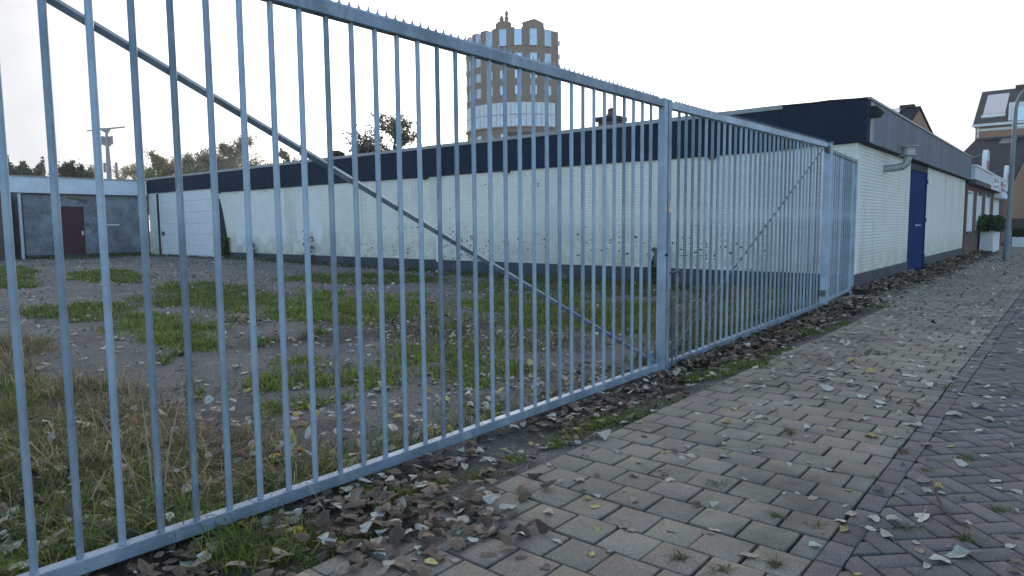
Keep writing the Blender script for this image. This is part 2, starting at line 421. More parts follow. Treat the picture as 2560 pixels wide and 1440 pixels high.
# measured ground positions: grass patches as (x, y, axis a, axis b), fallen leaves as x, y, length mm, hue
PATCH = {
    'green': [[8.81,6.3,0.91,-1.28,-1.46,-1.04],[8.61,5.02,0.3,-0.42,-1.14,-0.67],[7.07,9.67,0.92,-1.3,-1.11,-1.51],[6.39,12.93,0.64,-0.92,-0.99,-1.98],[5.02,4.91,0.37,-0.5,-0.61,-0.59],[4.77,4.2,0.2,-0.27,-0.42,-0.36],[4.08,9.53,0.43,-0.59,-0.48,-1.1],[3.74,8.26,0.24,-0.32,-0.25,-0.55],[3.55,12.58,0.23,-0.33,-0.24,-0.85],[4.16,11.93,0.27,-0.38,-0.37,-1.04],[3.69,5.52,0.35,-0.46,-0.28,-0.41],[3.27,5.44,0.13,-0.17,-0.13,-0.21],[2.76,4.67,0.07,-0.09,-0.11,-0.17],[3.07,4.63,0.13,-0.17,-0.12,-0.18],[5.48,21.78,0.25,-0.38,-0.98,-3.85],[6.91,19.27,0.43,-0.65,-0.66,-1.81],[6.3,8.53,0.43,-0.6,-0.59,-0.79],[2.62,5.66,0.06,-0.08,-0.1,-0.2],[4.24,7.33,0.06,-0.08,-0.15,-0.26],[5.02,7.39,0.06,-0.08,-0.2,-0.29],[3.82,3.45,0.08,-0.11,-0.16,-0.15],[2.51,9.11,0.08,-0.11,-0.09,-0.32],[3.48,5.58,0.14,-0.18,-0.14,-0.22],[3.15,7.32,0.08,-0.1,-0.1,-0.23],[12.27,8.24,1.19,-1.78,-1.45,-0.98],[10.58,13.63,0.89,-1.36,-0.8,-1.02],[8.26,3.75,0.27,-0.37,-0.72,-0.33],[11.0,4.23,0.33,-0.47,-1.44,-0.56]],
    'bank': [[6.4,5.18,0.87,-1.17,-0.53,-0.42],[6.35,7.31,0.67,-0.92,-0.38,-0.44],[5.05,9.09,0.21,-0.29,-0.22,-0.4]],
    'fore': [[1.31,4.55,0.25,-0.31,-0.33,-1.07],[1.49,3.98,0.27,-0.35,-0.32,-0.81],[0.92,3.43,0.14,-0.18,-0.12,-0.42],[1.46,3.23,0.19,-0.24,-0.16,-0.34],[1.98,3.45,0.13,-0.16,-0.13,-0.21],[1.66,6.74,0.12,-0.16,-0.35,-1.37]],
    'dry': [[1.71,4.72,0.32,-0.41,-0.32,-0.84],[1.68,3.98,0.23,-0.29,-0.25,-0.56],[2.09,8.38,0.13,-0.17,-0.41,-1.58],[1.93,5.85,0.23,-0.3,-0.24,-0.7],[2.23,3.97,0.14,-0.18,-0.18,-0.31],[2.04,3.16,0.11,-0.14,-0.08,-0.13],[8.74,4.08,0.25,-0.35,-0.96,-0.45],[12.22,4.7,0.36,-0.52,-1.63,-0.63]],
    'strip': [[2.64,2.4,0.05,-0.06,-0.06,-0.06],[2.98,2.43,0.04,-0.05,-0.05,-0.04],[3.85,2.49,0.12,-0.15,-0.1,-0.06],[3.5,2.38,0.08,-0.1,-0.07,-0.05],[3.32,2.41,0.05,-0.06,-0.05,-0.04],[6.39,2.33,0.14,-0.18,-0.19,-0.07],[8.8,2.69,0.15,-0.2,-0.34,-0.1],[5.7,2.5,0.13,-0.17,-0.19,-0.08],[1.58,2.65,0.14,-0.18,-0.11,-0.18],[1.35,2.69,0.09,-0.12,-0.09,-0.17],[2.18,2.66,0.08,-0.1,-0.08,-0.09],[11.83,2.91,0.07,-0.1,-0.47,-0.12],[2.48,2.55,0.05,-0.07,-0.08,-0.08]],
    'tuft': [[4.36,1.34,0.03,-0.04,-0.09,-0.03],[3.24,1.35,0.04,-0.05,-0.09,-0.04],[5.09,1.41,0.01,-0.01,-0.05,-0.01],[6.93,0.94,0.03,-0.04,-0.15,-0.02],[6.38,0.85,0.03,-0.04,-0.13,-0.02],[6.29,0.74,0.03,-0.04,-0.09,-0.01],[4.5,0.42,0.04,-0.05,-0.06,-0.01],[4.37,0.71,0.02,-0.02,-0.06,-0.01],[4.12,0.56,0.02,-0.03,-0.05,-0.01],[3.04,0.8,0.03,-0.04,-0.04,-0.01],[2.42,1.15,0.03,-0.03,-0.03,-0.01],[2.43,0.98,0.03,-0.04,-0.04,-0.01],[2.6,0.84,0.02,-0.03,-0.04,-0.01],[3.27,0.51,0.06,-0.08,-0.05,-0.01],[3.31,0.3,0.02,-0.02,-0.03,-0.0],[7.58,1.42,0.05,-0.06,-0.14,-0.03],[3.74,0.21,0.03,-0.03,-0.05,-0.0],[3.05,0.98,0.02,-0.02,-0.03,-0.01]],
}
LEAFPOS = """5.37,2.17,86,y;5.38,1.99,76,p;5.28,1.60,96,p;5.04,1.57,92,p;4.65,1.81,67,y;4.80,1.59,74,t;4.29,1.73,90,y;4.38,1.60,69,g;5.45,1.05,115,p;5.65,1.47,141,p;5.37,1.40,95,p;6.33,1.41,108,p;6.50,1.32,110,y;6.56,1.04,150,p;7.08,1.04,96,p;6.06,0.89,98,p;5.24,0.88,51,p;4.95,1.03,63,g;4.90,1.08,49,p;4.56,1.15,67,y;4.33,1.22,45,p;4.14,1.26,50,p;4.59,0.92,130,y;4.74,0.91,67,p;4.64,0.79,51,g;5.00,0.77,150,p;5.74,0.49,141,p;5.41,0.58,114,p;5.41,0.39,83,p;5.42,0.29,62,p;5.54,0.26,49,p;4.93,0.61,79,b;4.99,0.54,66,p;4.62,0.63,125,t;4.67,0.51,68,y;5.16,0.39,67,t;4.87,0.24,62,p;4.32,0.43,91,p;3.93,0.53,112,t;3.88,0.47,63,y;3.78,0.50,62,p;3.80,0.44,51,p;3.68,0.60,51,p;3.65,0.69,78,b;4.15,0.26,80,p;4.05,0.24,45,p;4.05,0.16,72,p;3.79,0.34,55,b;3.42,0.47,122,p;3.56,0.81,45,y;3.35,0.91,65,t;3.37,0.99,45,p;3.33,1.04,45,p;3.80,0.96,56,g;3.85,1.07,45,p;3.76,1.15,46,p;3.86,1.37,61,p;3.66,1.48,83,p;3.56,1.64,66,p;3.50,1.66,59,g;3.57,1.74,73,b;3.52,1.78,45,y;3.69,1.72,50,p;3.88,1.57,50,p;3.25,1.67,45,p;3.20,1.62,66,b;3.14,1.55,59,p;3.10,1.74,78,t;3.29,1.82,53,y;3.36,2.00,61,p;2.98,1.89,45,b;2.85,1.92,70,p;2.78,1.99,45,p;2.94,2.18,46,t;3.31,2.19,45,b;2.73,1.74,51,p;2.68,1.76,45,y;2.63,1.68,59,y;2.79,1.57,60,t;2.88,1.67,45,t;3.40,1.26,49,p;3.15,1.13,45,t;2.98,1.25,64,p;2.93,1.32,59,b;2.74,1.14,73,p;2.53,1.47,88,t;2.43,1.54,55,y;2.23,1.61,57,p;2.23,1.44,55,y;2.03,1.64,59,b;2.02,1.52,49,b;2.20,1.79,63,p;3.35,0.77,45,g;3.27,0.73,57,p;3.08,0.71,68,y;3.14,0.56,89,p;3.28,0.63,70,p;3.31,0.56,79,p;3.16,0.62,54,p;2.85,0.76,60,g;2.60,0.94,84,t;3.14,0.45,61,p;3.06,0.42,51,t;3.11,0.30,133,g;3.02,0.35,94,p;2.93,0.38,64,p;2.71,0.57,47,y;3.49,0.30,45,p;3.76,0.15,45,p;3.45,0.15,70,b;7.57,0.48,58,p;7.30,0.67,47,p;8.09,0.82,84,p;10.87,0.57,81,p;8.99,0.73,69,y;6.89,1.09,75,t;6.93,1.58,119,y;7.45,1.86,65,p;6.87,1.94,61,t;8.28,1.76,93,b;6.38,1.81,95,p;6.27,1.96,76,p;6.17,2.05,57,p;6.32,1.85,95,p;5.98,1.43,52,t;7.38,2.25,66,p;6.97,2.22,85,p;6.70,2.24,82,p;6.33,2.40,100,p;6.01,2.44,116,p;5.04,1.80,47,p;4.89,1.72,53,p;4.82,1.76,61,t;4.98,1.69,46,p;4.39,1.97,45,p;4.54,1.55,71,b;4.43,1.65,45,p;4.63,1.68,45,p;4.26,2.23,74,p;3.97,2.19,77,t;3.91,2.27,84,p;3.55,2.21,150,p;3.37,2.35,90,p;3.36,2.27,64,p;3.11,2.52,76,p;3.55,2.25,66,p;4.11,0.77,46,t;4.32,0.57,45,b;5.76,0.72,46,p;5.91,0.35,45,p;6.00,0.24,45,p;6.36,0.45,45,p;6.18,0.67,45,p;6.25,1.03,51,b;6.54,0.76,69,p;6.81,0.84,72,t;5.60,1.03,78,b;5.32,1.03,60,p;5.92,1.18,67,p;5.97,1.32,68,t;1.59,2.96,129,y;1.67,2.87,109,g;1.64,2.58,84,Y;1.66,2.46,82,g;1.58,2.57,100,b;2.07,2.79,107,g;1.94,2.64,111,p;1.40,2.75,72,t;1.22,2.76,95,p;1.23,2.86,80,t;1.95,2.78,83,p;2.17,2.89,78,g;2.17,2.50,83,b;2.20,2.42,62,b;1.98,2.14,120,y;2.03,2.13,84,y;1.84,2.14,80,y;2.04,1.99,73,g;1.95,1.92,52,p;1.67,2.24,87,p;1.70,2.05,50,p;1.74,1.96,45,p;1.80,1.97,51,g;1.84,1.83,45,t;1.86,1.96,52,t;1.82,2.24,72,p;2.06,2.11,56,b;2.29,2.04,59,p;2.20,2.09,48,b;1.88,2.39,66,b;1.86,2.52,58,b;1.80,2.63,59,t;1.87,2.84,62,p;2.33,2.75,68,p;2.46,2.70,69,t;2.56,2.61,69,b;3.10,2.90,80,y;2.99,2.74,77,p;2.81,2.74,62,p;2.69,2.78,73,t;2.87,2.50,84,p;2.68,2.48,69,b;2.37,2.44,48,r;1.90,3.01,75,b;1.59,2.69,85,b;1.43,2.56,79,b;1.60,2.81,58,p;1.65,2.31,53,y;2.10,1.91,63,b;2.20,1.88,55,b;1.80,2.33,55,p;0.86,2.97,66,g;1.19,4.15,124,y;0.92,3.98,124,g;0.99,3.76,101,y;1.60,5.62,91,p;2.08,7.57,150,p;3.39,6.35,104,p;3.29,6.02,99,p;2.51,4.58,91,p;2.98,4.24,78,p;2.82,4.39,70,p;2.80,4.49,63,p;3.19,3.70,136,y;2.74,3.24,72,p;2.71,3.55,45,p;3.63,4.49,88,p;3.49,4.38,86,p;3.12,3.24,70,y;3.67,3.16,91,p;4.59,6.35,106,p;4.39,8.04,106,p;3.25,5.10,108,p;3.35,5.17,92,p;2.27,4.28,71,t;1.81,3.48,46,o;1.78,3.25,55,y;1.72,3.28,65,p;2.26,3.55,57,p;2.35,3.37,63,p;4.86,5.39,90,p;4.36,4.64,99,p;4.13,4.32,74,p;3.79,3.93,68,p;4.12,3.89,106,p;4.87,4.83,85,p;4.56,4.09,77,p;4.58,4.58,80,p;3.42,4.00,65,p;3.29,4.12,65,p;3.72,4.92,113,p;4.05,4.62,114,p;2.20,4.69,74,p;2.25,4.74,75,p;2.18,5.82,101,p;1.90,3.81,55,p;1.91,2.84,52,t;1.88,3.75,49,p"""
# ------------------------------------------------------------------ ground, yard, paving
M_SOIL = mat('rough_ground', (0.075, 0.075, 0.055), 0.95, 0, 0.35, 0.3, 0.3, 3)
M_ASPH = mat('worn_asphalt', (0.188, 0.181, 0.176), 0.9, 0, 0.30, 1.1, 0.9, 130, attr=True, stain=(0.9, (0.11, 0.103, 0.096), 0.52, 0.74))
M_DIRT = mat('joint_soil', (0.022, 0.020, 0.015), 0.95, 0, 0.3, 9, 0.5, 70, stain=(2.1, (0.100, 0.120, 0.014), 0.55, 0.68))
def speckle(m, scale, amt, lo=0.45, hi=0.62):
    """fine aggregate grain multiplied into a paving material's base colour"""
    t = m.node_tree; b = t.nodes['Principled BSDF']
    src = b.inputs['Base Color'].links[0].from_socket
    tc = t.nodes.new('ShaderNodeTexCoord')
    n = t.nodes.new('ShaderNodeTexNoise'); n.inputs['Scale'].default_value = scale; n.inputs['Detail'].default_value = 3; n.inputs['Roughness'].default_value = 0.8
    t.links.new(tc.outputs['Object'], n.inputs['Vector'])
    r = t.nodes.new('ShaderNodeMapRange'); r.inputs[1].default_value = lo; r.inputs[2].default_value = hi
    r.inputs[3].default_value = 1 - amt; r.inputs[4].default_value = 1 + amt
    t.links.new(n.outputs[0], r.inputs[0])
    v = t.nodes.new('ShaderNodeVectorMath'); v.operation = 'SCALE'
    t.links.new(src, v.inputs[0]); t.links.new(r.outputs[0], v.inputs['Scale'])
    t.links.new(v.outputs[0], b.inputs['Base Color'])
speckle(M_ASPH, 85, 0.62)
M_TAN = mat('tan_concrete_pavers', (0.25, 0.23, 0.19), 0.85, 0, 0.22, 1.4, 0.35, 160, attr=True, stain=(0.85, (0.085, 0.085, 0.078), 0.52, 0.74))
M_PUR = mat('purple_grey_pavers', (0.15, 0.13, 0.16), 0.85, 0, 0.22, 1.4, 0.35, 160, attr=True, stain=(0.9, (0.070, 0.066, 0.072), 0.54, 0.76))
speckle(M_TAN, 170, 0.30)
speckle(M_PUR, 170, 0.36)

def sheet(name, x0, x1, y0, y1, dx, dy, zf, m, cf=None):
    xs = np.linspace(x0, x1, int((x1 - x0) / dx) + 2); ys = np.linspace(y0, y1, int((y1 - y0) / dy) + 2)
    X, Y = np.meshgrid(xs, ys, indexing='ij')
    V = np.stack([X, Y, zf(X, Y)], -1).reshape(-1, 3)
    nx, ny = len(xs), len(ys)
    i, j = np.meshgrid(np.arange(nx - 1), np.arange(ny - 1), indexing='ij')
    a = (i * ny + j).ravel()
    return np_mesh(name, V, [np.stack([a, a + ny, a + ny + 1, a + 1], -1)], None if cf is None else cf(V[:, 0], V[:, 1]), m, True)

g = MB().box(-70, 330, -110, 330, -0.6, -0.16).build('ground', M_SOIL); struct(g)
def yardcol(x, y):
    """bare soil has crept over the asphalt along the fence, by the near weeds and at the wall foot"""
    n = 0.5 * wav(x * 2.1, y * 2.3) + 0.35 * wav(x * 6.3 + 1, y * 5.1)
    k = np.maximum.reduce([1.25 - np.hypot((x - 1.0) / 1.5, (y - 3.9) / 1.9) + 0.45 * n,
                           1.0 - np.abs(y - 2.75) / 0.55 + 0.5 * n - 0.75 * np.exp(-((x - 3.2) / 0.55) ** 2),
                           1.0 - (13.59 - x) / 0.9 + 0.4 * n, 0.75 - np.abs(y - 6.6 + (x - 6) * 0.35) / 1.1 + 0.5 * n - np.clip(4.2 - x, 0, 3)])
    k = np.clip(k * 1.6, 0, 1)[:, None]
    return np.array([[0.188, 0.181, 0.176]]) * (1 - k) + np.array([[0.062, 0.052, 0.040]]) * k
yard = sheet('yard', -14, 13.7, 2.0, 33.0, 0.09, 0.12, lambda x, y: zyard(x, y) - 0.004, M_ASPH, yardcol); struct(yard)
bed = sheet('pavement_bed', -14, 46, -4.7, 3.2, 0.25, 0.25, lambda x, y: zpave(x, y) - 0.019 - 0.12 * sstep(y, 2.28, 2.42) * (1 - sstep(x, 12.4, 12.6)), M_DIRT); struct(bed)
rd = MB().box(-69, 120, -14, -4.7, -0.3, -0.05).build('road', mat('asphalt_road', (0.055, 0.055, 0.058), 0.9, 0, 0.2, 2, 0.4, 60)); struct(rd)

def paving(name, polys, tones, m, h=0.0, inset=0.0045):
    """each paver: a chamfered convex block, a hair tilted and lifted"""
    V, Q, C, T = [], {3: [], 4: [], 5: [], 6: []}, [], 0
    for P, tone in zip(polys, tones):
        P = np.asarray(P, float); n = len(P)
        if n < 3 or n > 6: continue
        c = P.mean(0)
        tilt = rng.normal(0, 0.006, 2); lift = rng.normal(0, 0.0016)
        d = P - c
        L = np.linalg.norm(d, axis=1, keepdims=True)
        top = c + d * np.maximum(1 - inset * 1.4 / np.maximum(L, 1e-4), 0.2)
        zt = zpave(c[0], c[1]) + h + lift
        z1 = zt + (top - c) @ tilt; z2 = zt - 0.0035 + d @ tilt
        V += [np.c_[top, z1], np.c_[P, z2], np.c_[P, z2 - 0.030]]
        C += [np.tile(tone, (n, 1)), np.tile(np.array(tone) * 0.8, (n, 1)), np.tile(np.array([0.05, 0.046, 0.036]), (n, 1))]   # joint shade painted into the darker rims and soil-toned flanks
        Q[n].append(np.arange(n) + T)
        k = np.arange(n); k2 = (k + 1) % n
        Q[4] += list(np.stack([T + n + k, T + n + k2, T + k2, T + k], -1))
        Q[4] += list(np.stack([T + 2 * n + k, T + 2 * n + k2, T + n + k2, T + n + k], -1))
        T += 3 * n
    faces = [np.array(q) for q in Q.values() if len(q)]
    return np_mesh(name, np.concatenate(V), faces, np.concatenate(C), m)

def tone(base, v, hue=0.02):
    k = 1 + rng.normal(0, v)
    return np.clip(np.array(base) * k * (1 + rng.normal(0, hue, 3)), 0.02, 0.6)
def jit(P, a=0.0022, rot=0.008):
    P = np.asarray(P, float); c = P.mean(0); t = rng.normal(0, rot)
    r = np.array([[math.cos(t), -math.sin(t)], [math.sin(t), math.cos(t)]])
    return (P - c) @ r.T + c + rng.normal(0, a, 2)
def clip(P, ax, val, keep_low):
    out = []
    for i in range(len(P)):
        a, b = P[i], P[(i + 1) % len(P)]
        ia = (a[ax] <= val) == keep_low; ib = (b[ax] <= val) == keep_low
        if ia: out.append(a)
        if ia != ib:
            t = (val - a[ax]) / (b[ax] - a[ax]); out.append(a + (b - a) * t)
    return np.array(out)
PU = 0.2145; GAP = 0.0118
Y0 = 0.735                                     # edge between the soldier course and the tan pavers
polys, tones = [], []
for i in range(-8, 205):
    x = 0.163 + i * PU
    if x > 44: break
    ylim = 2.236 if x < 11.9 else 3.12
    off = 0.0 if i % 2 else PU / 2
    y = Y0
    first = True
    while y < ylim - 0.02:
        w = PU if not (first and off) else PU / 2
        first = False
        y2 = min(y + w, ylim)
        if y2 - y > 0.03:
            polys.append(jit([(x + GAP / 2, y + GAP / 2), (x + PU - GAP / 2, y + GAP / 2), (x + PU - GAP / 2, y2 - GAP / 2), (x + GAP / 2, y2 - GAP / 2)]))
            small = w < PU * 0.9
            tones.append(tone((0.215, 0.200, 0.175) if small else (0.270, 0.238, 0.188), 0.07))
        y = y2
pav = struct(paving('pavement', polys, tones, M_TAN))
polys, tones = [], []
i = -8
for i in range(-8, 205):
    x = 0.163 + i * PU
    if x > 44: break
    polys.append(jit([(x + GAP / 2, Y0 - 0.104), (x + PU - GAP / 2, Y0 - 0.104), (x + PU - GAP / 2, Y0 - GAP / 2), (x + GAP / 2, Y0 - GAP / 2)]))
    tones.append(tone((0.170, 0.155, 0.154), 0.10))
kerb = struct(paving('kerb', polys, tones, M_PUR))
W = 0.1072; YH = Y0 - 0.108
polys, tones = [], []
c45 = math.cos(math.pi / 4)
rotm = np.array([[c45, -c45], [c45, c45]])
N = 330
g2 = 0.0048
for a in range(-45, 335):
    for b in range(-335, 60):
        q = (a - b) % 4
        if q == 0:
            P = [(a * W, b * W), ((a + 2) * W, b * W), ((a + 2) * W, (b + 1) * W), (a * W, (b + 1) * W)]
        elif q == 3:
            P = [(a * W, b * W), ((a + 1) * W, b * W), ((a + 1) * W, (b + 2) * W), (a * W, (b + 2) * W)]
        else:
            continue
        P = np.array(P); c = P.mean(0)
        cc = rotm @ c
        if not (-1.5 < cc[0] < 45 and -3.6 < cc[1] < YH + 0.12): continue
        P = c + (P - c) * (1 - 2 * g2 / np.where(np.abs(P - c) * 2 > W * 1.5, 2 * W, W))
        P = jit(P @ rotm.T, 0.0016, 0.007)
        if P[:, 1].max() > YH: P = clip(P, 1, YH, True)
        if len(P) < 3: continue
        ar = 0.5 * abs(np.dot(P[:, 0], np.roll(P[:, 1], 1)) - np.dot(P[:, 1], np.roll(P[:, 0], 1)))
        if ar < 0.0009: continue
        polys.append(P); tones.append(tone((0.160, 0.146, 0.145), 0.11, 0.025))
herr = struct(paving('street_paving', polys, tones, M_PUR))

# ------------------------------------------------------------------ the steel fence
YF = 2.95
BAR_R = 0.0145
def cyl(r, h, n=12):
    return MB().tube([(0, 0, 0), (0, 0, h)], r, n)
def shared(mb, name, m, smooth=True):
    o = mb.build(name, m, smooth=smooth); me = o.data; bpy.data.objects.remove(o); return me
def put(me, name, parent, loc):
    o = bpy.data.objects.new(name, me); COL.objects.link(o); o.parent = parent
    o.location = Vector(loc) - ORG[parent]; ORG[o] = ORG[parent]; return o
def spike_strip(xa, xb, zt, parent, step=0.0615):
    """comb of curved thorn-like teeth along the top rail"""
    mb = MB(); y0 = YF - 0.022; th = 0.004
    za, zb = zt(xa), zt(xb)
    mb.prism([(xa, y0, za + 0.001), (xb, y0, zb + 0.001), (xb, y0, zb + 0.010), (xa, y0, za + 0.010)], (0, th, 0))
    n = int((xb - xa) / step)
    for i in range(n):
        x = xa + (i + 0.5) * step; z = zt(x) + 0.008
        pr = [(-0.026, 0), (-0.012, 0.004), (-0.005, 0.013), (0.0, 0.032), (0.0035, 0.032), (0.007, 0.013), (0.013, 0.004), (0.026, 0)]
        mb.prism([(x + a, y0 + 0.0005, z + b) for a, b in pr], (0, th - 0.001, 0))
    return mb.build('spike_strip', M_STEEL, parent)
def rail(xa, xb, zf, y0, y1, h, name, parent):
    mb = MB(); n = max(2, int(abs(xb - xa) / 0.8))
    vs, fs = [], []
    for i in range(n + 1):
        x = xa + (xb - xa) * i / n; z = zf(x)
        vs += [(x, y0, z), (x, y1, z), (x, y1, z + h), (x, y0, z + h)]
    for i in range(n):
        for k in range(4):
            a, b = i * 4 + k, i * 4 + (k + 1) % 4
            fs.append((a, b, b + 4, a + 4))
    fs += [(3, 2, 1, 0), (4 * n, 4 * n + 1, 4 * n + 2, 4 * n + 3)]
    return mb.add(vs, fs).build(name, M_STEEL, parent, bevel=0.004)

TOPB = lambda x: 2.365 + 0.0115 * max(0.0, x - 5.9)       # underside of the top rail
BOT = lambda x: (-0.036 + 0.012 * max(0.0, 1.9 - x)) if x < 5.85 else -0.040 + 0.0175 * (x - 5.93)
gate = empty('swing_gate', (0.30, YF, 0.0), 'wide galvanised gate leaf with its brace falling to the middle stile', 'gate', 'galvanised gate leaves')
rail(0.30, 5.694, TOPB, YF - 0.03, YF + 0.03, 0.066, 'top_rail', gate)
rail(0.30, 5.694, BOT, YF - 0.03, YF + 0.03, 0.060, 'bottom_rail', gate)
bar_me = shared(cyl(BAR_R, 2.35), 'bar', M_STEEL)
x = 0.742 - 0.1537 * 2
k = 0
while x < 5.60:
    zb = BOT(x) + 0.060
    put(bar_me, 'bar', gate, (x, YF, zb - 0.004)).scale = (1, 1, (TOPB(x) - zb + 0.008) / 2.35)
    x += 0.1537
MB().box(0.29, 0.37, YF - 0.036, YF + 0.036, -0.02, 2.44).build('hinge_stile', M_STEEL, gate, bevel=0.005)
MB().box(5.695, 5.765, YF - 0.036, YF + 0.030, BOT(5.7), 2.445).build('latch_stile', M_STEEL, gate, bevel=0.006)
MB().tube([(0.42, YF + 0.036, 2.40), (5.66, YF + 0.036, 0.045)], 0.019, 4).build('brace', M_STEEL, gate)
spike_strip(0.38, 5.62, lambda x: TOPB(x) + 0.066, gate)
lk = MB().box(5.70, 5.764, YF + 0.0305, YF + 0.06, 0.92, 1.10).build('lock_box', M_STEEL_D, gate, bevel=0.004)
MB().tube([(5.742, YF - 0.037, 1.03), (5.742, YF - 0.060, 1.03)], 0.010, 8).build('keyhole', M_BLACK, gate)
for zz, hh in ((1.12, 0.025), (0.94, 0.05), (0.80, 0.02)):
    MB().box(5.7655, 5.770, YF - 0.030, YF - 0.010, zz, zz + hh).build('strike_slot', M_BLACK, gate)
MB().prism([(5.700, YF - 0.0365, 1.440), (5.758, YF - 0.0365, 1.440), (5.735, YF - 0.0365, 1.495)], (0, -0.0015, 0)).build('sticker', M_STICK, gate)
MB().box(5.62, 5.69, YF + 0.037, YF + 0.075, 0.02, 0.13).build('brace_foot', M_STEEL, gate, bevel=0.004)

gate2 = empty('swing_gate', (10.95, YF, 0.0), 'narrower galvanised gate leaf with a thin rod brace rising to the hinge post', 'gate', 'galvanised gate leaves')
rail(5.851, 10.90, TOPB, YF - 0.03, YF + 0.03, 0.066, 'top_rail', gate2)
rail(5.851, 10.90, BOT, YF - 0.03, YF + 0.03, 0.060, 'bottom_rail', gate2)
x = 6.06
while x < 10.80:
    zb = BOT(x) + 0.060
    put(bar_me, 'bar', gate2, (x, YF, zb - 0.004)).scale = (1, 1, (TOPB(x) - zb + 0.008) / 2.35)
    x += 0.1537
MB().box(5.790, 5.850, YF - 0.034, YF + 0.028, BOT(5.9) - 0.02, 2.445).build('latch_stile', M_STEEL, gate2, bevel=0.006)
MB().box(5.785, 5.858, YF - 0.0385, YF + 0.040, 0.70, 1.12).build('lock_case', M_STEEL, gate2, bevel=0.004)
MB().tube([(5.83, YF - 0.045, 0.86), (5.90, YF - 0.050, 0.87), (6.00, YF - 0.045, 0.865), (6.05, YF - 0.04, 0.85)], 0.011, 8).build('latch_handle', M_STEEL_D, gate2)
MB().tube([(6.0, YF + 0.030, 0.07), (10.88, YF + 0.030, 2.40)], 0.011, 8).build('brace', M_STEEL_D, gate2)
spike_strip(5.93, 10.88, lambda x: TOPB(x) + 0.066, gate2)
MB().prism([(5.793, YF - 0.0345, 1.425), (5.848, YF - 0.0345, 1.425), (5.842, YF - 0.0345, 1.55)], (0, -0.0015, 0)).build('sticker', M_STICKW, gate2)
MB().tube([(5.86, YF - 0.055, -0.05), (5.86, YF - 0.055, 0.60)], 0.010, 8).build('drop_bolt', M_STEEL_D, gate2)

post = empty('gate_post', (11.07, YF, 0.0), 'square galvanised post carrying the thin braced gate leaf', 'post')
MB().box(11.0, 11.10, YF - 0.05, YF + 0.05, -0.3, 2.50).build('shaft', M_STEEL, post, bevel=0.006)
MB().box(10.99, 11.11, YF - 0.06, YF + 0.06, 2.5005, 2.512).build('cap', M_STEEL, post)
for zz in (2.36, 0.20):
    MB().box(10.905, 11.0, YF - 0.045, YF + 0.02, zz, zz + 0.09).build('hinge', M_STEEL_D, post, bevel=0.004)
MB().box(10.97, 11.15, YF - 0.09, YF + 0.09, 0.0, 0.014).build('base_plate', M_STEEL, post)

fx = empty('bar_fence_panel', (12.4, YF, 0.0), 'short galvanised bar fence panel between gate post and white wall', 'fence')
YP = lambda x: YF + (x - 11.1) * 0.0775          # the panel runs slightly askew to meet the wall corner
def skew_rail(z, h, name):
    m_ = MB(); xa, xb = 11.102, 13.53
    m_.prism([(xa, YP(xa) - 0.022, z), (xb, YP(xb) - 0.022, z), (xb, YP(xb) + 0.022, z), (xa, YP(xa) + 0.022, z)], (0, 0, h))
    return m_.build(name, M_STEEL, fx, bevel=0.004)
skew_rail(2.37, 0.055, 'top_rail'); skew_rail(0.085, 0.05, 'bottom_rail')
x = 11.23
while x < 13.45:
    put(bar_me, 'bar', fx, (x, YP(x), 0.131)).scale = (1, 1, (2.374 - 0.131) / 2.35)
    x += 0.186
MB().box(13.50, 13.555, YP(13.53) - 0.028, YP(13.53) + 0.028, -0.1, 2.44).build('end_post', M_STEEL, fx, bevel=0.004)

# ------------------------------------------------------------------ the long low white building
XW, YW = 13.59, 3.15
wh = empty('warehouse', (XW, YW, 0.0), 'long low white painted brick building with dark flat roof fascia and blue door', 'building')
DX0, DX1 = 18.80, 21.10
w = MB()
w.box(XW, XW + 0.3, YW, 26.30, 0.0, 2.78)
w.box(XW, XW + 0.3, 31.52, 32.62, 0.0, 2.95)
w.build('wall', M_WALL, wh)
w = MB()
w.box(XW + 0.3, DX0, YW, YW + 0.3, 0.0, 2.82)
w.box(DX1, 29.0, YW, YW + 0.3, 0.0, 2.82)
w.build('street_wall', M_WALL_ST, wh)
MB().box(XW - 0.012, XW + 0.26, YW - 0.012, YW + 0.012, 0.345, 2.74).build('corner_render', M_RENDER, wh)
MB().box(13.88, 28.9, YW + 0.35, 32.5, 0.0, 3.30).build('core', M_RENDER, wh)
p = MB()
p.box(XW - 0.022, XW - 0.0005, YW - 0.022, 26.28, 0.0, 0.355)
p.box(XW - 0.022, DX0 - 0.03, YW - 0.022, YW - 0.0005, -0.02, 0.350)
p.box(DX1 + 0.03, 29.0, YW - 0.022, YW - 0.0005, -0.02, 0.365)
p.build('plinth', M_PLINTH, wh)
fb = MB(); yb = 4.5; kb = 0
while yb < 26.2:
    ye = min(yb + 3.05, 26.30); dxx = 0.003 * ((kb * 7) % 3 - 1)
    fb.box(XW - 0.05 + dxx, XW + 0.22, yb + 0.004, ye - 0.004, 2.70 + 0.004 * ((kb * 5) % 3 - 1), 3.47); yb = ye; kb += 1
fb.build('fascia', M_FASC, wh)
MB().box(XW - 0.045, XW + 0.22, 26.302, 32.62, 2.88, 3.47).build('bay_fascia', M_FASC, wh)
MB().box(XW - 0.055, XW + 0.21, 26.05, 26.75, 2.66, 3.3).build('fascia_drop', M_FASC, wh)
MB().box(XW - 0.075, XW + 0.23, 4.46, 32.64, 3.471, 3.555).build('roof_trim', M_TRIM, wh)
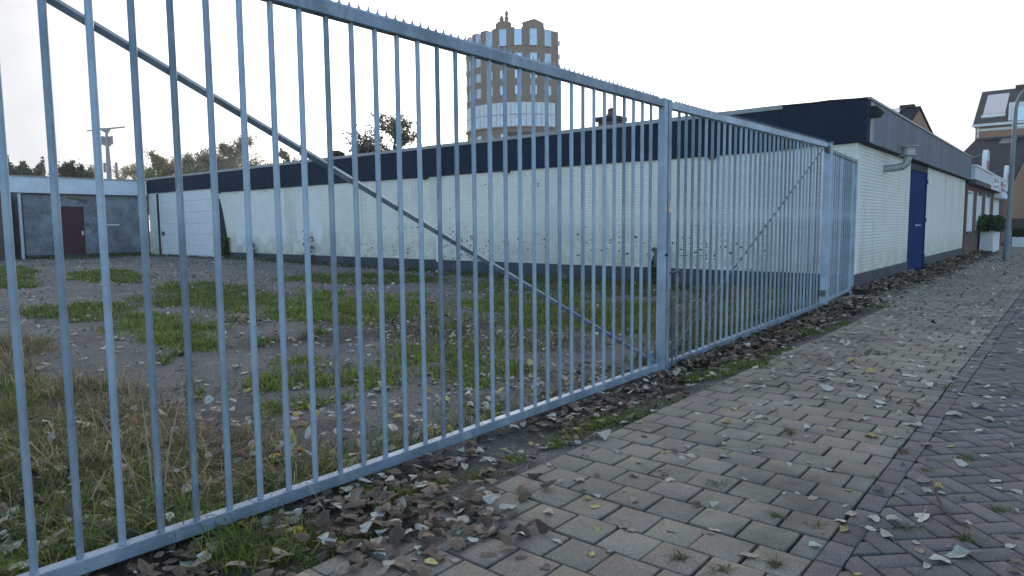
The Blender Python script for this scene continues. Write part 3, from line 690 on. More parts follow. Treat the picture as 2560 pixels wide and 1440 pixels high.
# felt-covered upstand near the corner, its top edge uneven
fe = MB()
top = [(4.499, 3.535), (4.2, 3.53), (3.9, 3.522), (3.6, 3.528), (3.3, 3.512), (3.05, 3.50), (2.985, 3.49)]
fe.prism([(XW - 0.055, y, z) for y, z in top] + [(XW - 0.055, 2.985, 2.745), (XW - 0.055, 4.499, 2.705)], (0.25, 0, 0))
fe.build('felt_upstand', M_FASC, wh)
fo = MB(); fo.tube([(XW - 0.06, y, z + 0.002) for y, z in top], 0.016, 6); fo.build('felt_fold', M_FELT, wh)
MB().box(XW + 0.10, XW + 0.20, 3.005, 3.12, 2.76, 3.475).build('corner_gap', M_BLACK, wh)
MB().box(XW + 0.21, XW + 0.62, 3.016, 3.0195, 2.78, 3.50).build('fascia_end_panel', mat('faded_fascia_board', (0.30, 0.29, 0.29), 0.7, 0, 0.25, 2, stretch=(1, 1, 0.1)), wh)
s = MB().box(XW + 0.205, 29.12, 3.02, 3.30, 2.765, 3.52).build('street_fascia', M_FASC_ST, wh)
MB().box(XW + 0.205, 29.14, 2.995, 3.32, 3.5205, 3.565).build('street_trim', M_TRIM, wh)
MB().box(XW - 0.02, 29.0, 3.06, YW - 0.001, 2.742, 2.764).build('soffit', M_FELT, wh)
MB().box(13.9, 29.0, 3.33, 32.55, 3.31, 3.46).build('roof', M_FELT, wh)
MB().prism([(XW + 0.24, 2.86, 3.20), (XW + 0.24, 3.018, 3.20), (XW + 0.24, 3.018, 3.40), (XW + 0.24, 2.90, 3.40), (XW + 0.24, 2.80, 3.30)], (0.20, 0, 0)).build('rain_spout', M_BLACK, wh, bevel=0.01)
# the blue double door
for k, (a, b) in enumerate(((DX0 + 0.04, 19.935), (19.955, DX1 - 0.04))):
    d = MB().box(a, b, YW + 0.020, YW + 0.065, 0.012, 2.56).build('door', M_BLUE, wh, bevel=0.004)
    hx = 19.86 if k == 0 else 20.03
    h = MB().box(hx - 0.016, hx + 0.016, YW + 0.012, YW + 0.0195, 1.19, 1.25)
    h.tube([(hx, YW + 0.01, 1.22), (hx, YW - 0.045, 1.22), (hx + (-0.11 if k == 0 else 0.11), YW - 0.045, 1.22)], 0.012, 8)
    h.build('handle', M_WHITE, d)
MB().box(19.936, 19.954, YW + 0.04, YW + 0.06, 0.02, 2.56).build('door_gap', M_BLACK, wh)
f = MB()
f.box(DX0 - 0.03, DX0 + 0.035, YW - 0.006, YW + 0.1, 0.0, 2.58)
f.box(DX1 - 0.035, DX1 + 0.03, YW - 0.006, YW + 0.1, 0.0, 2.58)
f.box(DX0 + 0.035, DX1 - 0.035, YW + 0.001, YW + 0.1, 2.5605, 2.58)
f.build('door_frame', M_BLUE, wh)
MB().box(DX0 - 0.03, DX1 + 0.03, YW - 0.004, YW + 0.1, 2.581, 2.76).build('lintel', M_DKWOOD, wh)
for zz in (0.35, 1.3, 2.3):
    MB().box(DX1 - 0.02, DX1 + 0.045, YW - 0.030, YW - 0.0065, zz, zz + 0.10).build('hinge', M_STEEL_D, wh)
# flue pipe with rain hood
fl = MB().tube([(15.80, YW - 0.002, 2.40), (15.80, 2.93, 2.405), (15.82, 2.80, 2.425), (15.84, 2.74, 2.49), (15.85, 2.72, 2.58), (15.85, 2.72, 2.66)], 0.075, 14).build('flue_pipe', M_PIPE, wh, smooth=True)
MB().lathe((15.85, 2.72, 2.64), [(0.165, 0.0), (0.165, 0.014), (0.125, 0.016), (0.125, 0.16), (0.10, 0.165)], 18).build('flue_collar', M_PIPE, fl, smooth=True)
MB().lathe((15.85, 2.72, 2.8055), [(0.19, 0.0), (0.19, 0.018), (0.06, 0.03)], 20).build('rain_hood', M_PIPE, fl, smooth=True)
MB().box(15.58, 15.66, YW - 0.03, YW - 0.001, 2.26, 2.52).build('wall_bracket', M_WHITE, fl)
# under-fascia fittings and drainpipe on the yard side
for yy in (14.35, 11.35, 5.85):
    m_ = MB().box(XW - 0.14, XW - 0.001, yy - 0.07, yy + 0.07, 2.65, 2.699)
    m_.lathe((XW - 0.10, yy, 2.61), [(0.03, 0.0), (0.045, 0.02), (0.04, 0.039)], 10)
    m_.build('security_lamp', M_BLACK, wh)
mb = MB().prism([(XW - 0.012, 26.28, 0.1), (XW - 0.012, 25.50, 0.1), (XW - 0.012, 25.72, 1.0), (XW - 0.012, 25.95, 1.9), (XW - 0.012, 26.16, 2.45), (XW - 0.012, 26.28, 2.5)], (-0.05, 0, 0))
mb.build('damp_buttress', mat('black_green_damp', (0.030, 0.034, 0.026), 0.95, 0, 0.4, 4, 0.4, 20), wh)
# repaired plaster patches that stand proud of the brick
for (a, b, z0, z1, th) in ((21.6, 25.0, 0.80, 2.55, 0.008), (19.4, 20.9, 0.95, 2.50, 0.007)):
    mb = MB(); n = 10
    tp = [(a + (b - a) * i / n, z1 + 0.05 * math.sin(3.1 * i * i + a)) for i in range(n + 1)]
    bt = [(a + (b - a) * i / n, z0 + 0.22 * math.sin(2.3 * i * i + b)) for i in range(n, -1, -1)]
    mb.prism([(XW - 0.0005, y, z) for y, z in tp + bt], (-th, 0, 0))
    mb.build('plaster_patch', M_RENDER, wh)
MB().tube([(XW - 0.06, 13.9, 0.30), (XW - 0.06, 13.9, 1.08)], 0.045, 10).build('drain_pipe', M_RENDER, wh)
# places where the paint has fallen off whole bricks
rb = np.random.default_rng(5)
bb = MB(); used = set()
for yc, zc, sy_, sz_, n in ((13.15, 0.75, 0.42, 0.26, 70), (12.2, 0.6, 0.5, 0.2, 40), (10.6, 0.85, 0.35, 0.12, 22), (8.3, 0.85, 0.7, 0.22, 30), (5.9, 0.8, 0.6, 0.25, 45), (16.3, 0.62, 0.7, 0.14, 26), (15.2, 1.28, 0.9, 0.02, 14), (11.9, 1.7, 0.9, 0.5, 10)):
    for _ in range(n):
        r_ = int((zc + rb.normal(0, sz_)) / 0.0625); c_ = int((yc + rb.normal(0, sy_)) / 0.11)
        if r_ < 6 or r_ > 38 or (r_, c_) in used: continue
        used.add((r_, c_)); y_ = c_ * 0.11; z_ = r_ * 0.0625
        a_ = rb.uniform(0.03, 0.095); h_ = rb.uniform(0.018, 0.05)
        bb.prism([(XW - 0.0002, y_, z_ + 0.006), (XW - 0.0002, y_ + a_, z_ + 0.004), (XW - 0.0002, y_ + a_ * rb.uniform(0.8, 1), z_ + h_), (XW - 0.0002, y_ + a_ * 0.1, z_ + h_ * rb.uniform(0.7, 1))], (-0.0025, 0, 0))
tag(bb.build('bare_brick', mat('bare_dark_brick', (0.075, 0.066, 0.060), 0.9, 0, 0.4, 3), wh), kind='stuff')
# roll-up garage door in the far bay
gd = MB().box(XW + 0.04, XW + 0.08, 26.82, 31.50, 0.10, 2.90).build('garage_door', M_WHITE, wh)
for i in range(6):
    z = 0.10 + i * 0.467
    MB().box(XW + 0.020, XW + 0.0395, 26.84, 31.48, z + 0.012, z + 0.455).build('door_panel', M_WHITE, gd, bevel=0.006)
MB().box(XW - 0.05, XW + 0.3, 26.303, 26.80, 0.0, 2.879).build('bay_pier', M_WALL, wh)
MB().box(XW - 0.03, XW - 0.0005, 31.60, 31.75, 0.1, 2.85).build('bay_post', M_DKWOOD, wh)
MB().box(XW - 0.05, XW + 0.018, 31.22, 31.36, 1.0, 1.16).build('padlock', M_STEEL_D, gd)
# chimneys on the roof
ch = MB().box(16.75, 17.27, 10.08, 10.64, 3.46, 4.20).build('chimney', M_BRICK_R, wh)
MB().box(16.70, 17.32, 10.03, 10.69, 4.2005, 4.33).build('chimney_cap', M_BRICK_D, ch)
MB().lathe((17.01, 10.36, 4.33), [(0.24, 0.0), (0.14, 0.06), (0.10, 0.14), (0.11, 0.22), (0.05, 0.26)], 12).build('chimney_pot', M_BRICK_R, ch)
MB().lathe((15.0, 20.45, 3.46), [(0.20, 0.0), (0.20, 0.34), (0.30, 0.37), (0.30, 0.45), (0.12, 0.54)], 14).build('roof_vent', M_BRICK_D, wh)

# ------------------------------------------------------------------ grey shed that closes the yard
sh = empty('rendered_shed', (9.0, 32.6, 0.1), 'grey stained shed with corrugated white fascia and maroon door', 'shed')
YS = 32.62
MB().box(8.75, 10.02, YS, YS + 0.25, 0.0, 2.80).box(10.92, 13.55, YS, YS + 0.25, 0.0, 2.80).box(10.02, 10.92, YS, YS + 0.25, 2.25, 2.80).build('wall', M_SHED, sh)
MB().box(8.75, 13.5, YS + 0.26, 38, 0.0, 3.38).build('core', M_SHED, sh)
cor = MB(); n = 150
xs = [7.6 + (13.50 - 7.6) * i / n for i in range(n + 1)]
poly = [(x, YS - 0.10 - (0.022 if i % 2 else 0.0), 2.78) for i, x in enumerate(xs)] + [(xs[-1], YS - 0.04, 2.78), (xs[0], YS - 0.04, 2.78)]
cor.prism(poly, (0, 0, 0.62)); cor.build('corrugated_fascia', mat('pale_blue_white_sheet', (0.60, 0.66, 0.74), 0.55, 0, 0.10, 2.5), sh)
MB().box(7.58, 13.52, YS - 0.14, YS + 0.3, 3.401, 3.46).build('roof_trim', M_TRIM, sh)
MB().box(7.58, 13.52, YS - 0.12, YS - 0.001, 2.735, 2.779).build('soffit_board', M_PLINTH, sh)
dr = MB().box(10.03, 10.91, YS + 0.03, YS + 0.08, 0.13, 2.22).build('door', M_RED, sh, bevel=0.004)
MB().box(10.80, 10.85, YS - 0.05, YS + 0.029, 1.05, 1.22).build('handle', M_WHITE, dr)
MB().box(10.98, 11.08, YS - 0.06, YS - 0.001, 1.42, 1.56).build('letter_box', M_STEEL_D, sh)
MB().box(11.80, 12.28, YS - 0.02, YS - 0.001, 1.455, 1.51).build('name_plate', M_WHITE, sh)
MB().prism([(10.35, YS - 0.02, 2.62), (11.10, YS - 0.02, 2.50), (11.10, YS - 0.02, 2.60), (10.35, YS - 0.02, 2.72)], (0, -0.08, 0)).build('plank', mat('old_plank', (0.16, 0.13, 0.10), 0.8), sh)
MB().box(8.75, 13.5, YS - 0.02, YS - 0.001, 0.0, 0.26).build('base_band', M_PLINTH, sh)
MB().tube([(8.62, YS - 0.08, 0.0), (8.62, YS - 0.08, 2.75)], 0.06, 10).build('downpipe', M_WHITE_D, sh)
bs = empty('brick_shed', (7.6, 30.9, 0), 'red brown brick outbuilding beside the grey shed', 'shed')
MB().box(4.5, 8.05, 32.2, 37, 0.0, 2.72).build('wall', M_BRICK_R, bs)
MB().box(4.4, 8.15, 32.1, 37, 2.721, 2.85).build('roof', M_FELT, bs)
# ------------------------------------------------------------------ the shop further down the street
shop = empty('shop', (36.0, 3.1, 0.0), 'low brick shop with white sign fascia and closed white roller shutters', 'building')
SX0, SX1, YS2 = 29.03, 44.5, 3.10
wins = [(29.45, 31.30, 0.92), (32.25, 34.30, 0.92), (35.40, 37.70, 0.92), (39.0, 42.4, 0.06)]
w = MB(); xa = SX0
for a, b, z0 in wins:
    w.box(xa, a, YS2, YS2 + 0.28, 0.0, 2.62); w.box(a, b, YS2, YS2 + 0.28, 0.0, z0); w.box(a, b, YS2, YS2 + 0.28, 2.42, 2.62); xa = b
w.box(xa, SX1, YS2, YS2 + 0.28, 0.0, 2.62)
w.build('wall', M_BRICK_R, shop)
MB().box(SX0, SX1, YS2 + 0.30, 14, 0.0, 3.1).build('core', M_BRICK_R, shop)
for a, b, z0 in wins[:3]:
    f = MB().box(a, a + 0.06, YS2 + 0.02, YS2 + 0.10, z0, 2.42).box(b - 0.06, b, YS2 + 0.02, YS2 + 0.10, z0, 2.42).box(a + 0.06, b - 0.06, YS2 + 0.02, YS2 + 0.10, 2.36, 2.42).build('window', M_WHITE, shop)
    m_ = MB(); k = 0
    z = z0 + 0.01
    while z < 2.33:
        m_.box(a + 0.061, b - 0.061, YS2 + 0.045 + 0.004 * (k % 2), YS2 + 0.07, z, z + 0.052); z += 0.056; k += 1
    m_.build('roller_shutter', M_WHITE, f)
    MB().box(a - 0.05, b + 0.05, YS2 - 0.06, YS2 - 0.001, z0 - 0.08, z0 - 0.005).build('sill', M_PLINTH, f)
a, b, z0 = wins[3]
dz = MB()
for k in range(5):
    xx = a + (b - a) * k / 5
    dz.box(xx + 0.02, a + (b - a) * (k + 1) / 5 - 0.02, YS2 + 0.03, YS2 + 0.08, z0, 2.41)
d = dz.build('shop_door', M_WHITE, shop)
MB().box(a - 0.1, b + 0.1, YS2 - 0.35, YS2 - 0.001, 2.36, 2.60).build('awning_box', M_WHITE, shop, bevel=0.02)
MB().box(SX0 + 0.1, SX1, 2.86, YS2 - 0.001, 2.62, 2.78).build('fascia_soffit', M_PLINTH, shop)
MB().box(29.15, SX1, 2.885, YS2 - 0.001, 2.781, 3.23).build('sign_fascia', M_WHITE_D, shop)
MB().box(29.10, SX1, 2.84, YS2 + 0.3, 3.231, 3.29).build('roof_trim', M_WHITE, shop)
MB().box(29.0, SX1, 3.2, 14, 3.10, 3.22).build('roof', M_FELT, shop)
bd = MB().box(34.6, 42.3, 2.855, 2.8845, 2.63, 3.215).build('sign_board', M_WHITE, shop)
lt = MB()
for (xx, ww, z0, z1) in ((34.95, 0.28, 3.02, 3.14), (34.95, 0.26, 2.86, 2.96), (34.95, 0.30, 2.70, 2.78), (35.75, 0.55, 2.92, 3.12), (36.55, 0.5, 2.98, 3.12), (35.8, 0.6, 2.72, 2.82),
                         (36.7, 0.5, 2.72, 2.84), (37.5, 0.5, 2.80, 2.90), (38.2, 0.5, 2.68, 2.76), (37.4, 0.4, 2.98, 3.10), (40.6, 0.9, 2.95, 3.08), (40.4, 1.2, 2.68, 2.82)):
    lt.box(xx, xx + ww, 2.848, 2.8545, z0, z1)
lt.build('sign_lettering', M_SIGNBLUE, bd)
MB().box(38.9, 40.1, 2.846, 2.8545, 2.90, 3.12).box(39.2, 40.2, 2.844, 2.8545, 2.68, 2.86).build('sign_emblem', M_SIGNRED, bd)
for xx in (31.75, 34.85):
    MB().box(xx - 0.06, xx + 0.06, YS2 - 0.24, YS2 - 0.10, 2.30, 2.42).tube([(xx, YS2 - 0.001, 2.50), (xx, YS2 - 0.16, 2.48), (xx, YS2 - 0.17, 2.42)], 0.015, 6).build('wall_lamp', M_STEEL_D, shop)
for i, xx in enumerate((32.85, 42.9)):
    dsc = empty('round_sign', (xx, 2.93, 3.2), ['nearer round white edged sign on the shop roof', 'round street sign on the shop roof behind the lamp post'][i], 'sign', 'round signs on the shop roof')
    m_ = MB(); nn = 28; r = 0.46; zc = 3.63
    m_.prism([(xx + r * math.cos(2 * math.pi * k / nn), 2.86, zc + r * math.sin(2 * math.pi * k / nn)) for k in range(nn)], (0, 0.16, 0))
    m_.build('sign_drum', M_WHITE, dsc, bevel=0.01)
    def seg(z0, z1, off):
        pts = []
        rr = 0.42
        for k in range(9):
            z = z0 + (z1 - z0) * k / 8; pts.append((xx + math.sqrt(max(rr * rr - z * z, 0)), 2.8595 - off, zc + z))
        for k in range(8, -1, -1):
            z = z0 + (z1 - z0) * k / 8; pts.append((xx - math.sqrt(max(rr * rr - z * z, 0)), 2.8595 - off, zc + z))
        return MB().prism(pts, (0, -0.012, 0))
    seg(0.02, 0.41, 0).build('sign_face', M_SIGNMINT, dsc)
    seg(-0.20, 0.015, 0).build('sign_face', M_SIGNRED, dsc)
    seg(-0.41, -0.205, 0).build('sign_face', M_SIGNGRN, dsc)
    st = MB().tube([(xx, 3.0, 3.95), (xx, 4.0, 3.62)], 0.022, 6).tube([(xx, 3.0, 3.40), (xx, 4.0, 3.60)], 0.018, 6).tube([(xx, 2.95, 3.2), (xx, 2.95, 3.25)], 0.04, 8).tube([(xx, 4.0, 3.2), (xx, 4.0, 3.64)], 0.022, 6)
    st.build('strut', M_LAMP, dsc)

# planters with shrubs in front of the shop
def shrub(name, c, rx, ry, rz, n, label, cat, cols, size=0.05, group=None):
    e = empty(name, c, label, cat, group)
    U = rng.normal(0, 1, (n, 3)); U /= np.linalg.norm(U, axis=1, keepdims=True)
    rad = rng.uniform(0.45, 1.05, (n, 1)) ** 0.6 * (1 + 0.38 * np.sin(U[:, :1] * 7 + U[:, 1:2] * 9))
    P = U * rad * np.array([rx, ry, rz]) + np.array([0, 0, rz * 0.6]); P[:, 2] = np.abs(P[:, 2])
    leafcloud('leaves', P + np.array(c), size, cols, e)
    st = MB()
    for k in range(7):
        t = rng.uniform(-0.6, 0.6, 2)
        st.tube([(c[0] + t[0] * rx * 0.3, c[1] + t[1] * ry * 0.3, c[2] - 0.08), (c[0] + t[0] * rx, c[1] + t[1] * ry, c[2] + rz)], [0.012, 0.005], 5)
    st.build('stem', M_BARK, e)
    return e
def leafcloud(name, P, size, cols, parent=None, m=None, loc=None):
    """many leaf-sized faces (bent pairs of triangles) at points P"""
    n = len(P)
    a = rng.normal(0, 1, (n, 3)); a /= np.linalg.norm(a, axis=1, keepdims=True)
    b = rng.normal(0, 1, (n, 3)); b -= a * (a * b).sum(1, keepdims=True); b /= np.linalg.norm(b, axis=1, keepdims=True)
    s = (size * rng.uniform(0.6, 1.4, (n, 1)))
    V = np.stack([P - a * s, P + b * s * 0.5, P + a * s, P - b * s * 0.5 + np.cross(a, b) * s * 0.25], 1).reshape(-1, 3)
    k = np.arange(n)[:, None] * 4
    F = np.concatenate([k + np.array([0, 1, 2]), k + np.array([0, 2, 3])])
    cols = np.asarray(cols, float)
    c = cols[rng.integers(0, len(cols), n)] * rng.uniform(0.6, 1.35, (n, 1))
    return np_mesh(name, V, [F], np.repeat(c, 4, 0), m or M_LEAFC, parent=parent, loc=loc)

pl = empty('planter_box', (34.6, 2.9, 0.0), 'tall white slatted planter standing before the shop shutters', 'planter', 'white planters along the street')
PX0, PX1, PY0, PY1 = 33.4, 36.3, 2.62, 3.06
MB().box(PX0 + 0.04, PX1 - 0.04, PY0 + 0.04, PY1 - 0.04, 0.05, 0.85).build('box', M_WHITE_D, pl)
m_ = MB()
def picket(x0, x1, y0, y1, zt, dxx, dyy):
    if dxx:   # face on -X side: pickets spread along y
        m_.prism([(x0, y0, 0.03), (x0, y1, 0.03), (x0, y1, zt), (x0, (y0 + y1) / 2, zt + 0.05), (x0, y0, zt)], (dxx, 0, 0))
    else:
        m_.prism([(x0, y0, 0.03), (x1, y0, 0.03), (x1, y0, zt), ((x0 + x1) / 2, y0, zt + 0.05), (x0, y0, zt)], (0, dyy, 0))
k = 0
yy = PY0
while yy < PY1 - 0.03:
    picket(PX0, 0, yy, min(yy + 0.058, PY1), 0.90 + 0.03 * (k % 2), 0.025, 0); yy += 0.072; k += 1
xx = PX0 + 0.03
while xx < PX1 - 0.05:
    picket(xx, xx + 0.085, PY0 - 0.026, 0, 0.90 + 0.03 * (k % 2), 0, 0.025); xx += 0.105; k += 1
m_.build('picket_side', M_WHITE, pl)
MB().box(PX0 + 0.05, PX1 - 0.05, PY0 + 0.05, PY1 - 0.05, 0.8505, 0.88).build('soil', M_DIRT, pl)
shrub('shrub', (34.4, 2.82, 0.90), 1.45, 0.50, 0.34, 6000, 'dense dark green shrub growing out of the tall slatted planter', 'shrub', [(0.045, 0.085, 0.030), (0.065, 0.115, 0.038), (0.03, 0.055, 0.024)], 0.06)
pl2 = empty('planter_box', (42.4, 2.3, 0.0), 'small low white slatted planter beyond the lamp post', 'planter', 'white planters along the street')
m_ = MB()
for k in range(6):
    m_.box(42.05, 42.9, 2.02, 2.50, 0.02 + k * 0.082, 0.09 + k * 0.082)
m_.build('slatted_side', M_WHITE, pl2)
MB().box(42.09, 42.86, 2.06, 2.46, 0.0, 0.46).build('box', M_WHITE_D, pl2)
shrub('shrub', (42.45, 2.26, 0.48), 0.42, 0.26, 0.26, 1500, 'small dark shrub in the low slatted planter', 'shrub', [(0.026, 0.050, 0.018), (0.035, 0.062, 0.022)], 0.045)

# lamp post
lp = empty('lamp_post', (27.68, 1.77, 0.0), 'grey tapered street lamp post with an arched top arm', 'street lamp')
MB().tube([(27.68, 1.77, -0.1), (27.68, 1.77, 1.0), (27.68, 1.765, 1.05)], [0.10, 0.10, 0.082], 16).build('base', M_LAMP, lp, smooth=True)
pts = [(27.68, 1.765, 1.04), (27.68, 1.755, 3.0), (27.68, 1.745, 4.85)]
rad = [0.080, 0.068, 0.056]
for k in range(1, 10):
    a = R_(90 * k / 9)
    pts.append((27.68, 1.745 - 0.62 * (1 - math.cos(a)), 4.85 + 0.85 * math.sin(a))); rad.append(0.056 - 0.002 * k)
pts.append((27.68, 0.75, 5.72)); rad.append(0.034)
MB().tube(pts, rad, 14).build('column', M_LAMP, lp, smooth=True)
lh = MB().prism([(27.58, 0.78, 5.66), (27.78, 0.78, 5.66), (27.80, 0.20, 5.70), (27.56, 0.20, 5.70)], (0, 0, 0.12)).build('lantern', M_LAMP, lp, bevel=0.03)
MB().box(27.60, 27.76, 0.25, 0.70, 5.62, 5.659).build('lamp_glass', M_WHITE_D, lh)
MB().box(27.58, 27.60, 1.72, 1.82, 0.45, 0.80).build('service_door', M_LAMP, lp)

# ------------------------------------------------------------------ houses at the end of the street
def window(parent, frame_boxes, pane_box, fm=None):
    f = MB()
    for q in frame_boxes: f.box(*q)
    f = f.build('window', fm or M_WHITE, parent)
    MB().box(*pane_box).build('pane', M_GLASS, f)
    return f
hr = empty('terrace_house', (70, 1.0, 0), 'brown brick house with steep tiled roof, rooflight and white dormer', 'house')
HX = 68.0
RZ0, RZ1 = 9.02, 12.55                         # eaves and ridge
MB().box(HX, HX + 11, -9.5, 6.88, 0.0, 9.04).build('wall', M_BRICK_H, hr)
MB().prism([(HX - 0.34, 7.08, RZ0), (HX + 5.4, 7.08, RZ1), (HX + 11.3, 7.08, RZ0)], (0, -16.6, 0)).build('roof', M_TILE_B, hr)
MB().box(HX - 0.46, HX - 0.30, -9.5, 7.12, 8.92, 9.12).build('gutter', M_WHITE, hr)
MB().box(HX - 0.08, HX - 0.002, -9.5, 6.8, 8.56, 8.76).build('eaves_board', M_WHITE, hr)
MB().tube([(HX - 0.09, 6.7, 7.88), (HX - 0.09, 6.7, 8.95)], 0.07, 8).build('downpipe', M_WHITE, hr)
SL = (RZ1 - RZ0) / 5.74
def roofplate(xa, xb, y0, y1, mtl, name, off=0.03, hgt=0.06):
    zz = lambda x: RZ0 + (x - HX + 0.34) * SL + off
    return MB().prism([(xa, y0, zz(xa)), (xa, y1, zz(xa)), (xb, y1, zz(xb)), (xb, y0, zz(xb))], (-hgt * 0.5, 0, hgt)).build(name, mtl, hr)
roofplate(HX + 1.15, HX + 4.5, 5.05, 6.55, M_GLASS_S, 'rooflight')
roofplate(HX + 0.75, HX + 1.10, 5.0, 6.62, M_WHITE, 'rooflight_flashing')
dm = MB().box(HX + 0.05, HX + 4.0, -2.7, 4.75, 8.45, 10.66).build('dormer', M_WHITE, hr)
for y0, y1 in ((2.95, 4.40), (1.25, 2.70), (-0.5, 1.0)):
    f = MB().box(HX - 0.02, HX + 0.049, y0 - 0.10, y1 + 0.10, 8.58, 10.38).build('window', M_WHITE, dm)
    MB().box(HX - 0.05, HX - 0.021, y0, y1, 8.70, 10.26).build('pane', M_GLASS, f)
MB().box(HX + 5.0, HX + 5.9, 3.3, 4.7, 12.2, 12.75).build('chimney', M_BRICK_D, hr)
# lower wing in front of it
lw = empty('house_wing', (58, 4, 0), 'lower wing with a long dark tiled roof and orange brick gable', 'house')
GY = 3.12
wz = lambda x: 7.85 - (68 - x) * 0.215
MB().prism([(49.5, GY, 0.0), (67.99, GY, 0.0), (67.99, GY, wz(67.99) - 0.22), (49.5, GY, wz(49.5) - 0.22)], (0, 3.7, 0)).build('wall', M_BRICK_H, lw)
MB().prism([(49.0, GY - 0.15, wz(49) - 0.21), (67.99, GY - 0.15, wz(67.99) - 0.21), (67.99, GY - 0.15, wz(67.99)), (49.0, GY - 0.15, wz(49))], (0, 3.95, 0)).build('roof', M_TILE, lw)
MB().box(67.7, 67.985, GY + 0.1, 6.86, wz(67.99) + 0.002, wz(67.99) + 0.17).build('lead_flashing', M_PLINTH, lw)
MB().prism([(64.3, 5.0, wz(64.3) + 0.01), (64.3, 4.0, wz(64.3) + 0.01), (67.2, 4.0, wz(67.2) + 0.01), (67.2, 5.0, wz(67.2) + 0.01)], (-0.03, 0, 0.10)).build('rooflight', M_GLASS_S, lw)
MB().box(49.45, 67.9, GY - 0.04, GY - 0.001, 0.0, 1.45).build('base_band', M_BRICK_D, lw)
# gabled house behind the white building
gh = empty('gabled_house', (44, 9, 0), 'brown brick gable house showing above the grey street fascia', 'house')
MB().prism([(40.6, 7.0, 0.0), (48.2, 7.0, 0.0), (48.2, 7.0, 6.35), (43.3, 7.0, 7.42), (40.6, 7.0, 6.30)], (0, 9, 0)).build('wall', M_BRICK_H, gh)
MB().prism([(40.3, 6.93, 6.18), (43.3, 6.93, 7.43), (43.3, 6.93, 7.56), (40.3, 6.93, 6.31)], (0, 9.2, 0)).build('roof', M_TILE, gh)
MB().prism([(43.3005, 6.93, 7.43), (48.4, 6.93, 6.31), (48.4, 6.93, 6.43), (43.3005, 6.93, 7.56)], (0, 9.2, 0)).build('roof', M_TILE, gh)
MB().prism([(41.0, 7.75, 6.63), (41.0, 8.75, 6.63), (42.9, 8.75, 7.42), (42.9, 7.75, 7.42)], (-0.02, 0, 0.05)).build('rooflight', M_GLASS_S, gh)
MB().box(43.0, 43.5, 7.2, 7.9, 7.5, 7.66).build('chimney', M_BRICK_D, gh)

# ------------------------------------------------------------------ the round tower block
tw = empty('tower_block', (112, 92, 0), 'round tan brick tower block with glass topped crown and rooftop figures', 'tower')
FH = np.array([math.cos(YAW), math.sin(YAW)]); RH = np.array([math.sin(YAW), -math.cos(YAW)])
TR = 12.2
TC = FH * (142 + TR) + RH * 2.55
def tp(th, r, z):
    d = -FH * math.cos(R_(th)) + RH * math.sin(R_(th))
    return (TC[0] + d[0] * r, TC[1] + d[1] * r, z)
TZ = lambda y: 38.47 - (y - 100) * 0.0785
def arcslab(t0, t1, r0, r1, z0, z1, step=3.0):
    n = max(1, int(abs(t1 - t0) / step))
    a = [tp(t0 + (t1 - t0) * k / n, r1, z0) for k in range(n + 1)] + [tp(t1 - (t1 - t0) * k / n, r0, z0) for k in range(n + 1)]
    return a, (0, 0, z1 - z0)
zt = TZ(71.5)
body = [tp(-112 + (37.5 + 112) * k / 48, TR, 0) for k in range(49)]
back = TC + FH * 13
body += [(TC[0] + FH[0] * 12 + RH[0] * 9.2, TC[1] + FH[1] * 12 + RH[1] * 9.2, 0), (TC[0] + FH[0] * 12 - RH[0] * 9.0, TC[1] + FH[1] * 12 - RH[1] * 9.0, 0)]
MB().prism(body, (0, 0, zt - 3.4)).build('wall', M_BRICK_T, tw)
cols = [-4.2 + 14.7 * k for k in range(-6, 3)]
hw = 3.5
# brick piers between the crown windows
pr = MB()
edges = [-112] + sum([[c - hw * 0.95, c + hw * 0.95] for c in cols], []) + [37.5]
for a, b in zip(edges[0::2], edges[1::2]):
    if b - a > 0.5:
        q, d = arcslab(a, b, TR - 1.2, TR, zt - 3.3995, zt + (0.45 if b < 30 else 0.0)); pr.prism(q, d)
pr.build('crown_pier', M_BRICK_T, tw)
q, d = arcslab(-112, 37, TR - 2.4, TR - 1.9, zt - 3.39, zt - 0.4); MB().prism(q, d).build('roof_core', M_BRICK_T, tw)
for c, w2, za, zb in ((-18.9, 9.4, zt - 3.2, TZ(67)), (10.5, 10.4, zt - 3.2, TZ(55))):
    q = MB()
    q.prism(*arcslab(c - w2, c - hw, TR - 1.3, TR + 0.12, za, zb))
    q.prism(*arcslab(c + hw, c + w2, TR - 1.3, TR + 0.12, za, zb))
    q.prism(*arcslab(c - hw, c + hw, TR - 1.3, TR + 0.12, zt + 0.15, zb))
    if c > 0:
        q.prism([tp(c - w2, TR + 0.12, zb + 0.001), tp(c + w2, TR + 0.12, zb + 0.001), tp(c + 1, TR + 0.12, zb + 0.75)], tuple(np.array(tp(c, TR - 1.3, 0)) - np.array(tp(c, TR + 0.12, 0))))
    else:
        q.prism(*arcslab(c - 7.4, c + 7.4, TR - 1.3, TR + 0.118, zb + 0.001, TZ(53)))
        q.prism(*arcslab(c - 5.4, c + 5.4, TR - 1.3, TR + 0.116, TZ(53) + 0.001, TZ(50)))
    q.build('tall_pier', M_BRICK_T, tw)
b0 = tp(-21.2, TR - 0.6, TZ(51)); b1 = tp(-15.8, TR - 0.6, TZ(49))
MB().lathe(b0, [(0.35, -0.6), (0.30, 0.0), (0.38, 0.2), (0.52, 0.6), (0.48, 0.95), (0.25, 1.15), (0.3, 1.3), (0.12, 1.45)], 12).build('roof_figure', M_BRICK_T, tw)
MB().lathe(b1, [(0.35, -0.6), (0.30, 0.0), (0.45, 0.35), (0.50, 0.7), (0.25, 1.05), (0.35, 1.3), (0.40, 1.7), (0.22, 1.95), (0.1, 2.1)], 12).build('roof_figure', M_BRICK_T, tw)
